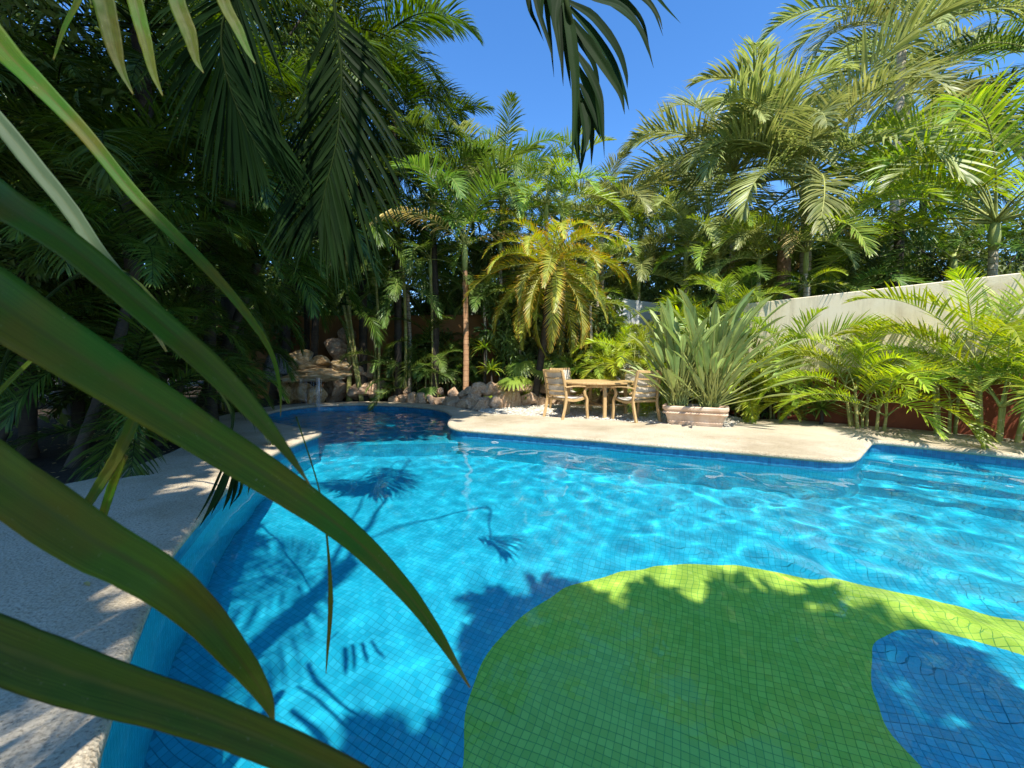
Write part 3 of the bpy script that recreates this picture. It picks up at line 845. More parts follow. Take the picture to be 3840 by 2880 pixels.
def tree(label, x, y, blobs, n, size, mat, seed, r0=.12, clumps=70, group='broadleaf trees', aspect=.42, name='broadleaf_tree', cat='tree', hang=0.):
    root = empty(name, (x, y, -.06), label, cat, group)
    b = [(c[0] - x, c[1] - y, c[2] + .06, c[3], c[4], c[5]) for c in blobs]
    top = (np.mean([c[0] for c in b]), np.mean([c[1] for c in b]), np.mean([c[2] for c in b]))
    link('trunk', branches('trunk', top, r0, b, seed, M['trunkdark']), root)
    link('crown', leaf_cloud('crown', b, n, size, M[mat], seed, aspect, clumps, hang), root)
    return root

# ------------------------------------------------------------------ walls
def wall_run(pts, z0, z1, th, mat, name, parent, segs=10):
    """vertical slab following pts"""
    P = np.array(pts, float); Tn = nrm(np.gradient(P, axis=0)); Nn = np.stack([-Tn[:, 1], Tn[:, 0]], 1)
    if Nn[0] @ (np.array([0, 5.]) - P[0]) < 0: Nn = -Nn      # towards the pool
    Z1 = np.broadcast_to(np.asarray(z1, float), (len(P),))
    ring = []
    for i in range(len(P)):
        a = P[i] + Nn[i] * 0; b = P[i] - Nn[i] * th
        ring += [(a[0], a[1], z0), (a[0], a[1], Z1[i] - .012), (a[0] - Nn[i][0] * .012, a[1] - Nn[i][1] * .012, Z1[i]), (b[0], b[1], Z1[i]), (b[0], b[1], z0)]
    k = 5; n = len(P)
    f = grid_faces(n, k, 0, True) + [(0, 1, 2, 3, 4), tuple(range((n - 1) * k, n * k))[::-1]]
    mb = MB(); mb.add(ring, f)
    me = mb.make(name, mat)
    import bmesh
    bm = bmesh.new(); bm.from_mesh(me); bmesh.ops.recalc_face_normals(bm, faces=bm.faces); bm.to_mesh(me); bm.free()
    return link(name, me, parent)

wr = empty('garden_wall', (0, 0, 0), 'long cream stucco garden wall with maroon lower band behind the areca palms', 'wall')
WR = [(4.75, 9.65), (5.67, 8.3), (6.60, 6.95), (7.75, 5.3), (9.5, 2.8), (11.5, .0)]
wall_run(WR, .93, [2.42] * 6, .2, M['white'], 'upper_wall', wr)
WRb = [(p[0] - .025 * .82, p[1] - .025 * .57) for p in WR]
wall_run(WRb, -.1, .932, .25, M['maroon'], 'painted_base', wr)
wb = empty('boundary_wall', (0, 0, 0), 'short stretch of white stucco wall behind the teak table', 'wall')
wall_run([(2.75, 11.65), (3.1, 11.9), (5.3, 13.3), (6.2, 13.9)], -.1, [3.0, 3.0, 3.0, 3.0], .2, M['whiteblue'], 'wall_face', wb)
wl = empty('ochre_wall', (0, 0, 0), 'ochre stucco wall in shade behind the orange trunked palm', 'wall')
wall_run([(-9.5, 13.0), (-4, 12.8), (-.2, 12.6)], -.1, [2.6, 2.6, 2.6], .2, M['ochre'], 'wall_face', wl)

# ------------------------------------------------------------------ gravel patio
GR = [(-.9, 9.45), (-.5, 8.75), (.2, 8.42), (.8, 8.18), (2.75, 7.28), (3.75, 6.80), (4.05, 7.2), (4.5, 7.66), (4.75, 8.3), (4.4, 9.3), (3.3, 10.8), (1.5, 10.9), (-.2, 10.5)]
GR = chaikin(np.array(GR), 1)
gp = link('gravel_patio', sheet_with_hole('gravel_patio', GR, [], -.03, M['gravel'])); tag(gp, 'pale gravel patio under the table and chairs', kind='structure')
rng = np.random.RandomState(4)
ico = [(0, 0, 1), (.9, 0, .3), (.28, .85, .3), (-.72, .53, .3), (-.72, -.53, .3), (.28, -.85, .3), (0, 0, -.6)]
icf = [(0, 1, 2), (0, 2, 3), (0, 3, 4), (0, 4, 5), (0, 5, 1), (6, 2, 1), (6, 3, 2), (6, 4, 3), (6, 5, 4), (6, 1, 5)]
npb = 9000
P = np.stack([rng.uniform(-1, 4.8, npb * 2), rng.uniform(6.8, 11, npb * 2)], 1); P = P[inside(GR, P)][:npb]; npb = len(P)
s = rng.uniform(.010, .024, (npb, 1, 1)); th_ = rng.rand(npb) * 6.28
I = np.array(ico)[None] * np.stack([rng.uniform(.8, 1.3, npb), rng.uniform(.7, 1.1, npb), rng.uniform(.45, .8, npb)], 1)[:, None]
c_, s_ = np.cos(th_)[:, None], np.sin(th_)[:, None]
I = np.stack([I[..., 0] * c_ - I[..., 1] * s_, I[..., 0] * s_ + I[..., 1] * c_, I[..., 2]], -1) * s
I += np.stack([P[:, 0], P[:, 1], np.full(npb, -.022) + rng.rand(npb) * .01], 1)[:, None]
Fp = (np.arange(npb)[:, None, None] * 7 + np.array(icf)[None]).reshape(-1, 3)
o = link('gravel', mesh('gravel', I.reshape(-1, 3), Fp, M['pebble'])); tag(o, 'loose pale gravel scattered over the patio', 'gravel', kind='stuff')

# ------------------------------------------------------------------ rocks
import bmesh
ROCKS = []
def rock_mesh(seed, mat, cuts=9, sub=3, rough=.08):
    bm = bmesh.new(); bmesh.ops.create_icosphere(bm, subdivisions=sub, radius=1)
    rng = np.random.RandomState(seed)
    V = np.array([v.co[:] for v in bm.verts])
    for _ in range(cuts):
        nn = nrm(rng.normal(size=3)); dd_ = rng.uniform(.45, .8)
        ex = V @ nn - dd_; V = V - np.maximum(ex, 0)[:, None] * nn
    for v, c in zip(bm.verts, V):
        f_ = 1 + rough * mnoise.fractal(Vector(c * 2.2) + Vector((seed, 0, 0)), 1.0, 2.0, 4)
        v.co = Vector(c) * f_
    me = bpy.data.meshes.new('rock'); bm.to_mesh(me); bm.free(); me.materials.append(mat)
    me.polygons.foreach_set('use_smooth', np.zeros(len(me.polygons), bool))
    return me
RM = [rock_mesh(i, M['rock']) for i in range(7)]
line1 = catmull([(-3.4, 11.45), (-2.5, 11.1), (-1.75, 10.62), (-1.2, 10.0), (-.75, 9.75)], 200)[:, :]
line2 = catmull([(-1.1, 9.95), (-.55, 9.95), (.1, 10.35), (.9, 10.7), (1.8, 10.9), (2.7, 10.85)], 200)
rr = random.Random(21)
SIZES = ['small', 'flat', 'squarish', 'pointed', 'rounded', 'wedge shaped', 'broad', 'tall']
TONES = ['pale', 'pinkish', 'tan', 'brown', 'greyish']
def put_rock(x, y, z, s, k, label, rz, group='stones of the rock border'):
    o = link('border_stone', RM[k], None, (x, y, z)); o.scale = s; o.rotation_euler = (rr.uniform(-.3, .3), rr.uniform(-.3, .3), rz)
    tag(o, label, 'rock', group); return o
cnt_r = 0
places1 = np.linspace(0, .97, 12)
ORD = ['first', 'second', 'third', 'fourth', 'fifth', 'sixth', 'seventh', 'eighth', 'ninth', 'tenth', 'eleventh', 'twelfth', 'thirteenth', 'fourteenth']
for i, s in enumerate(places1):
    p = line1[int(s * 199)]; sz = rr.uniform(.17, .24)
    put_rock(p[0], p[1], sz * .55 - .05, (sz * rr.uniform(1, 1.4), sz, sz * rr.uniform(.8, 1.1)), i % 7,
             '%s stone from the left in the low row along the round basin' % ORD[i], rr.uniform(0, 6))
for i in range(6):
    p = line1[int((.08 + i * .15) * 199)]; sz = rr.uniform(.13, .18)
    put_rock(p[0] + .1, p[1] + .18, .30, (sz * 1.2, sz, sz), (i + 3) % 7, '%s stone from the left on top of the low row behind the basin' % ORD[i], rr.uniform(0, 6))
for i in range(13):
    s = i / 12.5; p = line2[int(s * 199)]; sz = rr.uniform(.23, .31)
    put_rock(p[0], p[1], sz * .6 - .06, (sz * rr.uniform(.95, 1.25), sz, sz * rr.uniform(.8, 1.15)), (i * 3 + 1) % 7,
             '%s bottom stone from the left in the high border beside the gravel' % ORD[i], rr.uniform(0, 6))
for i in range(12):
    s = (i + .5) / 12.5; p = line2[int(s * 199)]; sz = rr.uniform(.17, .24)
    put_rock(p[0] - .03, p[1] + .16, .44 + rr.uniform(-.04, .04), (sz * 1.25, sz, sz * .9), (i * 2) % 7,
             '%s top stone from the left in the high border beside the gravel' % ORD[i], rr.uniform(0, 6))

# waterfall: slab ledge on stone pillars over the back coping, more boulders behind
wf = empty('rock_waterfall', (-5.15, 11.2, -.05), 'rock waterfall with a jutting slab ledge spilling into the round basin', 'waterfall')
def frock(x, y, z, s, seed, mat, rz, nm='boulder', cuts=10, rough=.12, tilt=(0, 0)):
    o = link(nm, rock_mesh(seed, M[mat], cuts, 4, rough), wf, (x + 5.15, y - 11.2, z + .05)); o.scale = s; o.rotation_euler = (tilt[0], tilt[1], rz); return o
frock(-5.85, 11.1, .24, (.44, .35, .40), 31, 'rockgold', .2, 'pillar_stone')
frock(-5.42, 11.0, .22, (.36, .33, .38), 32, 'rockgold', 1.1, 'pillar_stone')
frock(-6.25, 11.3, .26, (.34, .35, .45), 38, 'rockgold', 2.1, 'pillar_stone')
frock(-5.38, 10.85, .74, (.98, .62, .20), 33, 'rockgold', .12, 'ledge_slab', 8, .18, (.04, -.06))
frock(-5.7, 11.1, .98, (.62, .5, .20), 34, 'rockgold', .7, 'ledge_slab', 8, .16)
frock(-5.95, 11.25, 1.22, (.40, .36, .28), 35, 'rockgold', .5)
frock(-4.72, 10.9, .98, (.36, .28, .22), 36, 'rockgold', 1.9)
frock(-5.35, 11.25, 1.14, (.34, .3, .2), 42, 'rockgold', 2.6)
frock(-6.5, 10.95, 1.0, (.40, .38, .46), 37, 'rockgrey', .5)
frock(-6.12, 10.75, 1.0, (.2, .2, .24), 39, 'rockgrey', 1.5)
for i, (x, y, z, s_) in enumerate(((-5.3, 12.05, .3, .5), (-4.6, 12.0, .25, .45), (-5.0, 12.15, .95, .46), (-4.45, 12.1, .8, .36), (-5.4, 12.3, 1.5, .42), (-4.85, 12.3, 1.42, .32), (-5.15, 12.4, 1.95, .32), (-4.05, 12.0, .3, .34))):
    frock(x, y, z, (s_ * 1.2, s_, s_ * .9), 50 + i, 'rock', i * 1.3)
# falling water: ragged strands and drops
mb = MB(); rw = random.Random(9)
for (cx, cy, wd, ztop, dens) in ((-5.0, 10.34, .09, .74, 12), (-5.45, 10.42, .10, .72, 5), (-5.2, 10.4, .12, .70, 3)):
    for i in range(dens):
        x = cx + rw.gauss(0, wd * .6); y = cy + rw.gauss(0, .03); z1 = ztop - rw.uniform(0, .1)
        z2 = ZW if rw.random() < .6 else rw.uniform(0, .5)
        k = 9; pts = []; rad = []
        for j in range(k):
            t = j / (k - 1); pts.append((x + rw.uniform(-.006, .006) + (x - cx) * .25 * t, y - .06 * math.sqrt(t), z1 + (z2 - z1) * t)); rad.append(rw.uniform(.0015, .005))
        tube(mb, catmull(pts, 18), catmull(np.array([(r_, 0, 0) for r_ in rad]), 18)[:, 0].clip(.001), 5)
    for i in range(70):
        x = cx + rw.gauss(0, wd); y = cy + rw.gauss(0, .08); z = rw.uniform(ZW, ztop - .1) if rw.random() < .5 else ZW + abs(rw.gauss(0, .07)); r_ = rw.uniform(.003, .009)
        mb.add(np.array(ico) * r_ * np.array([1, 1, 1.5]) + np.array([x, y, z]), icf)
o = link('water_strand', mb.make('water_strand', M['fall'], True), None); tag(o, 'thin broken streams of water dropping from the slab ledge', 'waterfall stream', kind='stuff')

# ------------------------------------------------------------------ table and chairs
def table(x, y, label):
    root = empty('garden_table', (x, y, -.02), label, 'table'); root.scale = (1.12, 1.12, 1)
    mb = MB(); k = 56; V = []
    for r_, z in ((.02, .735), (.60, .735), (.665, .735), (.672, .731), (.742, .731), (.75, .724), (.75, .70), (.742, .693), (.02, .693)):
        for j in range(k):
            a = 2 * math.pi * j / k; V.append((r_ * math.cos(a), r_ * math.sin(a), z))
    mb.add(V, grid_faces(9, k, 0, True)); link('tabletop', mb.make('tabletop', M['teak']), root)
    mb = MB(); V = []
    for r_, z in ((.56, .69), (.56, .62), (.535, .62), (.535, .69)):
        for j in range(k):
            a = 2 * math.pi * j / k; V.append((r_ * math.cos(a), r_ * math.sin(a), z))
    mb.add(V, grid_faces(4, k, 0, True)); link('apron', mb.make('apron', M['teak']), root)
    for j in range(4):
        a = math.radians(-88 + 90 * j); mb = MB(); c, s_ = math.cos(a) * .57, math.sin(a) * .57
        bar(mb, [(c * .97, s_ * .97, .69), (c, s_, .35), (c, s_, 0)], .065, .065, (-s_, c, 0)); link('leg', mb.make('leg', M['teak']), root)
    mb = MB(); bar(mb, [(-.56, 0.02, .20), (.56, -.02, .20)], .05, .03, (0, 1, 0)); link('stretcher', mb.make('stretcher', M['teak']), root)
    mb = MB(); bar(mb, [(0.02, -.56, .235), (-.02, .56, .235)], .05, .03, (1, 0, 0)); link('stretcher', mb.make('stretcher', M['teak']), root)
    return root
TC = (1.86, 8.72)
table(*TC, 'round teak garden table with four square legs standing on the gravel')

def make_chair(label):
    root = empty('garden_chair', (0, 0, -.02), label, 'chair', 'teak armchairs round the garden table')
    T_ = M['teak']
    def part(nm, fn, mat=T_, smooth=False):
        mb = MB(); fn(mb); return link(nm, mb.make(nm, mat, smooth), root)
    for s in (-1, 1):
        part('rear_leg', lambda mb: bar(mb, catmull([(-.33, s * .25, 0), (-.265, s * .25, .25), (-.24, s * .25, .44), (-.275, s * .245, .70), (-.34, s * .24, .97)], 14), .05, .035, (1, 0, 0)))
        part('front_leg', lambda mb: bar(mb, catmull([(.27, s * .27, 0), (.25, s * .27, .22), (.25, s * .27, .38), (.20, s * .27, .47), (.19, s * .27, .55), (.25, s * .27, .625)], 16), .048, .035, (1, 0, 0)))
        part('arm', lambda mb: bar(mb, catmull([(-.285, s * .27, .64), (-.1, s * .285, .655), (.12, s * .29, .648), (.30, s * .28, .62)], 12), .055, .024, (0, 1, 0)))
        part('side_rail', lambda mb: bar(mb, catmull([(-.25, s * .235, .40), (-.05, s * .235, .37), (.12, s * .235, .385), (.26, s * .235, .42)], 10), .05, .025, (0, 0, 1)))
    part('front_rail', lambda mb: bar(mb, [(.245, -.25, .40), (.25, 0, .40), (.245, .25, .40)], .04, .022, (0, 0, 1)))
    part('rear_rail', lambda mb: bar(mb, [(-.24, -.24, .40), (-.24, .24, .40)], .04, .022, (0, 0, 1)))
    for z in (.955, .82, .69, .565, .475):
        xb = np.interp(z, [.44, .70, .97], [-.24, -.275, -.34])
        hh = .05 if z > .9 else .026
        part('slat', lambda mb: bar(mb, catmull([(xb, -.235, z), (xb - .022, -.12, z - .008), (xb - .03, 0, z - .012), (xb - .022, .12, z - .008), (xb, .235, z)], 10), hh, .018, (0, 0, 1)))
    def sl(mb):
        V = []
        for z in np.linspace(.45, .93, 12):
            for yy in np.linspace(-.225, .225, 7): V.append((np.interp(z, [.44, .70, .97], [-.215, -.250, -.313]) - .012 * (1 - (yy / .225) ** 2), yy, z))
        n_ = len(V); V2 = [(a + .006, b, c) for a, b, c in V]
        mb.add(V + V2, grid_faces(12, 7) + [tuple(i + n_ for i in f[::-1]) for f in grid_faces(12, 7)])
    part('back_sling', sl, M['sling'], True)
    def ss(mb):
        V = []
        for xx, z in zip(np.linspace(-.22, .25, 9), (.43, .415, .40, .395, .395, .40, .41, .425, .43)):
            for yy in np.linspace(-.24, .24, 7): V.append((xx, yy, z + .012 - .012 * (1 - (yy / .24) ** 2)))
        n_ = len(V); V2 = [(a, b, c - .008) for a, b, c in V]
        mb.add(V + V2, grid_faces(9, 7) + [tuple(i + n_ for i in f[::-1]) for f in grid_faces(9, 7)])
    part('seat_sling', ss, M['seatsling'], True)
    return root
def copy_tree(o, parent=None):
    c = o.copy(); COL.objects.link(c); c.parent = parent
    for ch in [q for q in bpy.data.objects if q.parent == o]: copy_tree(ch, c)
    return c
ch0 = make_chair('teak armchair seen from behind at the left near side of the table')
spots = [((1.12, 8.2), 34, None), ((2.42, 7.80), 114, 'teak armchair seen from behind nearest the clay planter'),
         ((1.36, 9.62), -62, 'teak armchair on the far left side of the table with its sling facing the pool'), ((2.72, 9.42), 218, 'teak armchair on the far right side of the table, half hidden')]
for (p, a, lb) in spots:
    c = ch0 if lb is None else copy_tree(ch0)
    if lb: c['label'] = lb
    c.location = (p[0], p[1], -.02); c.rotation_euler = (0, 0, R(a)); c.scale = (1.1, 1.16, 1.02)

# ------------------------------------------------------------------ planter and bird of paradise
PD = nrm(np.array([.89, -.46, 0])); PN = np.array([.46, .89, 0]); PC = np.array([3.215, 7.02, 0]) + PN * .27
root = empty('planter', tuple(PC + np.array([0, 0, 0.0])), 'wide pale terracotta planter trough with a twisted rope band', 'planter')
def rrect(a, b, r, k=5):
    pts = []
    for cx, cy, st_ in ((a - r, b - r, 0), (-a + r, b - r, 90), (-a + r, -b + r, 180), (a - r, -b + r, 270)):
        for j in range(k + 1):
            t = R(st_ + 90 * j / k); pts.append((cx + r * math.cos(t), cy + r * math.sin(t)))
    return pts
def sweep_rr(mb, prof):
    V = []; m_ = 0
    for off_, z in prof:
        ring = rrect(.50 + off_, .24 + off_, .09 + max(off_, 0)); m_ = len(ring)
        for a, b in ring: V.append(np.array([0, 0, z]) + PD * a + PN * b)
    mb.add(V, grid_faces(len(prof), m_, 0, True))
mb = MB(); sweep_rr(mb, [(-.05, 0), (-.045, .02), (-.035, .05), (-.04, .07), (-.01, .17), (0, .2)]); link('basin', mb.make('basin', M['terracotta'], False), root)
mb = MB(); sweep_rr(mb, [(.0, .2), (.005, .235), (.01, .25), (.035, .262), (.045, .28), (.05, .32), (.04, .335), (.02, .34), (.0, .335), (-.03, .30), (-.03, .27)]); link('rim', mb.make('rim', M['terracotta'], False), root)
mb = MB(); ring = rrect(.515, .255, .1, 8); rp = np.array([np.array([0, 0, .21]) + PD * a + PN * b for a, b in ring]); rp = np.vstack([rp, rp[:1]])
ac = np.concatenate([[0], np.cumsum(np.linalg.norm(np.diff(rp, axis=0), axis=1))])
for ph in (0, math.pi):
    s = np.linspace(0, ac[-1], 420); c = np.stack([np.interp(s, ac, rp[:, i]) for i in range(3)], 1)
    tg_ = nrm(np.gradient(c, axis=0)); nn = np.cross(tg_, [0, 0, 1.])
    a_ = s / .09 * 2 * math.pi + ph
    tube(mb, c + nn * (np.cos(a_) * .011)[:, None] + np.array([0, 0, 1.]) * (np.sin(a_) * .011)[:, None], .013, 6)
link('rope_band', mb.make('rope_band', M['terracotta'], True), root)
mb = MB(); sweep_rr(mb, [(-.03, .29), (-.45, .30)]); link('potting_soil', mb.make('potting_soil', M['soil']), root)

def bop_leaf(seed, Lp, Lb, wd, curl):
    rng = np.random.RandomState(seed); mb = MB()
    P = arc_rachis(Lp + Lb, 88, curl, 2.2, 16); P = catmull(P, 26); n = 26
    np_ = int(n * Lp / (Lp + Lb))
    rad = np.interp(np.arange(n), [0, 3, np_, n - 1], [.014, .009, .007, .002])
    tube(mb, P, rad, 5, 1)
    T = nrm(np.gradient(P, axis=0)); B = np.array([0, 1., 0])
    V = []; A = []; rv = rng.rand()
    rows = list(range(np_, n))
    for q, i in enumerate(rows):
        t = q / (len(rows) - 1); w_ = wd * .5 * (math.sin(math.pi * min(1, t * .93 + .05)) ** .75) * (1 if t < .97 else .3)
        Nn = np.cross(T[i], B)
        for c in (-1, -.5, 0, .5, 1):
            V.append(P[i] + B * c * w_ - Nn * (abs(c) ** 1.2) * w_ * -.55 + Nn * .003 * math.sin(q * 2.1 + c * 3)); A.append((rv, t, abs(c)))
    mb.add(V, grid_faces(len(rows), 5), np.array(A), 0)
    return mb.make('leaf', [M['bop'], M['rachis']], True)
BL = [bop_leaf(i, .55 + .17 * (i % 5), .46 + .06 * (i % 3), .082 + .013 * (i % 3), 6 + 7 * (i % 5)) for i in range(10)]
root = empty('bird_of_paradise', tuple(PC + np.array([0, 0, .30])), 'large grey green bird of paradise clump growing in the clay planter', 'potted plant')
rb = random.Random(4)
for c, cnt_, mx in ((-.27, 120, 1), (.24, 140, 1)):
    for i in range(cnt_):
        az = rb.uniform(0, 2 * math.pi); tilt = abs(rb.gauss(0, 21)) + 2
        if tilt > 62: tilt = 50
        off_ = PD * (c + rb.gauss(0, .06)) + PN * rb.gauss(0, .05)
        # lean more to the right side
        d = np.array([math.sin(R(tilt)) * math.cos(az), math.sin(R(tilt)) * math.sin(az), math.cos(R(tilt))]) + PD * (.10 if c > 0 else -.03)
        d = nrm(d); az = math.atan2(d[1], d[0]); tl = math.acos(d[2])
        o = link('leaf', rb.choice(BL), root, tuple(off_))
        s_ = rb.uniform(.82, 1.18) * (1.12 if tl < .5 else 1.0); o.scale = (s_, s_, s_)
        o.rotation_euler = Matrix.Rotation(az, 4, 'Z').to_euler()
        m_ = Matrix.Rotation(az, 4, 'Z') @ Matrix.Rotation(tl, 4, 'Y') @ Matrix.Rotation(rb.uniform(-.5, .5), 4, 'Z')
        o.rotation_euler = m_.to_euler()
for az, tl, s_ in ((-35, 62, 1.25), (-28, 55, 1.35), (-20, 48, 1.3), (-45, 70, 1.1), (200, 50, 1.0)):
    o = link('leaf', BL[1], root, tuple(PD * .25)); o.scale = (s_, s_, s_); o.rotation_euler = (Matrix.Rotation(R(az), 4, 'Z') @ Matrix.Rotation(R(tl), 4, 'Y')).to_euler()

# ------------------------------------------------------------------ palms: right side beyond the wall
def pxx(u, v, depth): return px(u, v, depth)
def P_(label, u, v, dep, kind, n, L, elev, seed, **k):
    p = px(u, v, dep)
    if 'base' in k:
        bb = k.pop('base'); k['lean'] = (p[0] - bb[0], p[1] - bb[1])
    return palm(label, p[0], p[1], p[2] - .8 * k.get('shaft', .6), kind, n, L, elev, seed, **k)
gR = 'palms behind the cream wall'
t_ = P_('tallest silvery palm with ringed trunk rising above the cream wall', 1745, 385, 11.0, 'silver', 21, 4.3, (86, -15), 1, r=(.17, .13), group=gR, shaft=.9, az0=20)
add_fronds(t_, TOPS[t_.name], 'silver', 6, 4.4, (84, 40), 201, 175, 90)
P_('palm with two wide arched fronds forming a V above the cream wall', 1742, 545, 9.6, 'areca', 9, 2.7, (70, 15), 2, r=(.055, .045), group=gR, shaft=.5, az0=10)
t_ = P_('palm at the right edge whose long fronds arch to the left over the wall', 2150, 480, 8.4, 'areca', 15, 3.6, (75, 5), 3, r=(.09, .07), group=gR, shaft=.6, az0=150)
add_fronds(t_, TOPS[t_.name], 'areca', 7, 3.8, (84, 40), 202, 170, 110)
P_('high dark palm in the upper right corner with hanging fronds', 2270, 130, 12.5, 'green', 16, 4.6, (70, -20), 4, r=(.17, .13), group=gR, mat='trunkdark', az0=170)
P_('dark palm showing between the silvery palm and the right edge', 2000, 330, 14.5, 'dark', 14, 3.6, (75, -20), 5, r=(.13, .1), group=gR, mat='trunkdark')
P_('medium palm left of the tall silvery one, fronds against the sky', 1585, 370, 12.5, 'silver', 19, 3.9, (84, -5), 6, r=(.09, .07), group=gR, az0=100)
P_('palm with a thin white trunk above the bird of paradise', 1483, 530, 12.2, 'silver', 11, 2.5, (78, -5), 7, r=(.07, .055), group=gR, az0=170)
P_('palm with yellowish arching fronds left of the white trunked palm', 1400, 520, 14.0, 'areca', 12, 2.6, (80, 0), 8, r=(.08, .06), group=gR, az0=120)
P_('short palm leaning over the middle of the cream wall', 1640, 560, 10.4, 'silver', 9, 2.2, (70, 0), 9, r=(.06, .05), group=gR, az0=180)
P_('palm with stout brown trunk and skirt of dead fronds behind the wall', 1695, 500, 10.6, 'silver', 9, 2.2, (60, -15), 10, r=(.20, .15), group=gR, mat='fibre', shaft=0, dry=4)
P_('dark trunked palm in front of the shaded gap behind the wall', 1944, 470, 10.6, 'green', 10, 2.4, (60, -25), 11, r=(.12, .10), group=gR, mat='trunkdark', shaft=0)
P_('low palm fanning above the right part of the wall', 2060, 560, 9.4, 'green', 9, 2.3, (65, 0), 12, r=(.07, .06), group=gR)
P_('young dark palm just behind the wall beside the stout trunk', 1830, 640, 9.4, 'green', 9, 1.9, (60, 5), 13, r=(.05, .04), group=gR, shaft=0)
P_('small bright yellow green palm peeping over the wall', 1745, 620, 8.9, 'lime', 7, 1.0, (70, 10), 14, r=(.03, .03), group=gR, shaft=0)
P_('palm standing far behind right of the sky gap', 1530, 420, 17, 'silver', 11, 3.4, (82, 0), 15, r=(.1, .08), group=gR)
P_('tall pale palm far behind the upper right corner', 1960, 200, 18, 'silver', 14, 4.5, (80, -10), 16, r=(.16, .12), group=gR)
P_('palm far behind at the extreme right above the wall', 2230, 380, 13, 'green', 13, 3.6, (80, -10), 17, r=(.12, .1), group=gR)
# centre
P_('feathery pale palm filling the top right of the view', 1950, 70, 13.0, 'silver', 18, 4.2, (86, -15), 18, r=(.14, .11), group=gR, az0=60)
gC = 'palms along the far garden edge'
P_('drooping yellow date palm with orange tinged fronds behind the table', 1190, 575, 10.3, 'date', 44, 2.35, (74, -62), 21, r=(.10, .085), mat='trunkdark', lean=(.42, -.2), shaft=0, group=gC, az0=30)
P_('palm with a straight orange trunk behind the rock border', 1004, 530, 10.8, 'green', 11, 3.0, (86, 25), 22, r=(.085, .065), mat='trunkorange', group=gC, shaft=.7, dry=2, bend=.02, az0=60)
P_('pale green palm behind the date palm, right of the hanging frond', 1300, 470, 13.5, 'silver', 14, 2.6, (84, 5), 23, r=(.09, .07), group=gC)
P_('pale green palm directly under the tip of the hanging frond', 1215, 460, 13.0, 'areca', 14, 2.6, (80, 0), 24, r=(.09, .07), group=gC, az0=50)
P_('fine leaved palm at the low point of the skyline', 1385, 480, 15.5, 'silver', 13, 2.8, (84, 5), 25, r=(.09, .07), group=gC)
P_('green palm leaning right of the orange trunk', 1085, 440, 12.4, 'green', 13, 2.5, (84, 5), 26, r=(.09, .07), group=gC, az0=80)
P_('dark green palm left of the orange trunk', 935, 440, 11.6, 'green', 15, 3.0, (84, -15), 27, r=(.1, .08), group=gC, mat='trunkdark')
P_('far palm between the two pale green ones', 1255, 500, 16.5, 'areca', 13, 3.0, (84, 0), 28, r=(.09, .07), group=gC)
P_('leafy palm filling the gap between orange trunk and date palm', 1080, 520, 11.9, 'areca', 13, 2.3, (80, -10), 121, r=(.07, .055), group=gC, az0=10)
P_('palm with pale fronds just above the date palm', 1180, 440, 12.0, 'areca', 14, 2.5, (82, -5), 122, r=(.07, .055), group=gC, az0=40)
P_('low palm behind the right fronds of the date palm', 1290, 580, 12.2, 'areca', 12, 2.0, (75, -15), 123, r=(.06, .05), group=gC, az0=90)
P_('bright palm above the white wall behind the table', 1380, 590, 12.6, 'silver', 12, 2.1, (78, -15), 124, r=(.06, .05), group=gC, az0=20)
P_('green palm close behind the orange trunk on its left', 930, 560, 11.6, 'green', 13, 2.3, (75, -25), 125, r=(.06, .05), group=gC, az0=20, mat='cane')
P_('pale palm between the orange trunk and the sky', 1020, 400, 13.5, 'silver', 13, 2.6, (84, 0), 126, r=(.08, .06), group=gC, az0=70)
P_('palm with arching pale fronds above the bird of paradise', 1550, 560, 11.0, 'areca', 11, 2.0, (78, -5), 127, r=(.06, .05), group=gR, az0=200)
P_('short palm right beside the orange trunk at mid height', 1045, 640, 11.3, 'green', 11, 1.3, (75, -20), 141, r=(.04, .035), group=gC, az0=20, shaft=0)
P_('short pale palm under the left fronds of the date palm', 1120, 665, 11.3, 'areca', 11, 1.3, (75, -15), 142, r=(.04, .035), group=gC, az0=60, shaft=0)
P_('short palm between the date palm and the white wall', 1275, 660, 11.0, 'areca', 11, 1.3, (75, -20), 143, r=(.04, .035), group=gC, az0=90, shaft=0)
P_('leafy palm over the left end of the ochre wall', 880, 620, 12.0, 'green', 13, 1.9, (75, -25), 144, r=(.06, .05), group=gC, az0=30, shaft=0)
P_('tall palm just left of the date palm with fronds against the dark', 1090, 380, 12.9, 'green', 13, 2.4, (84, -10), 145, r=(.07, .055), group=gC, az0=130)
# left mass
gL = 'dark palms on the left side'
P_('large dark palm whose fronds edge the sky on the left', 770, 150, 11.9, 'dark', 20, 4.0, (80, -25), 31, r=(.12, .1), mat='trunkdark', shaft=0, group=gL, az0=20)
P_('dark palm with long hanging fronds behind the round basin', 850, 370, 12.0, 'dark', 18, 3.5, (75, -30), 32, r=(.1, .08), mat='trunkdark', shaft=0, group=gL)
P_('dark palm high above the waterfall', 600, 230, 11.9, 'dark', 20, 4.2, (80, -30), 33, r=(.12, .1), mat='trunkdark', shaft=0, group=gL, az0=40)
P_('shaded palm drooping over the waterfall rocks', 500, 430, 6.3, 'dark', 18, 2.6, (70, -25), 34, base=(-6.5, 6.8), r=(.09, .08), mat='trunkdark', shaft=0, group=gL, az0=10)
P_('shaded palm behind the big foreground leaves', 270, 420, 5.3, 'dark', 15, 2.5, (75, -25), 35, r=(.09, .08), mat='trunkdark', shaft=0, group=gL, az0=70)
P_('highest shaded palm at the top left corner', 300, 60, 6.4, 'dark', 17, 3.0, (75, -35), 36, r=(.12, .1), mat='trunkdark', shaft=0, group=gL)
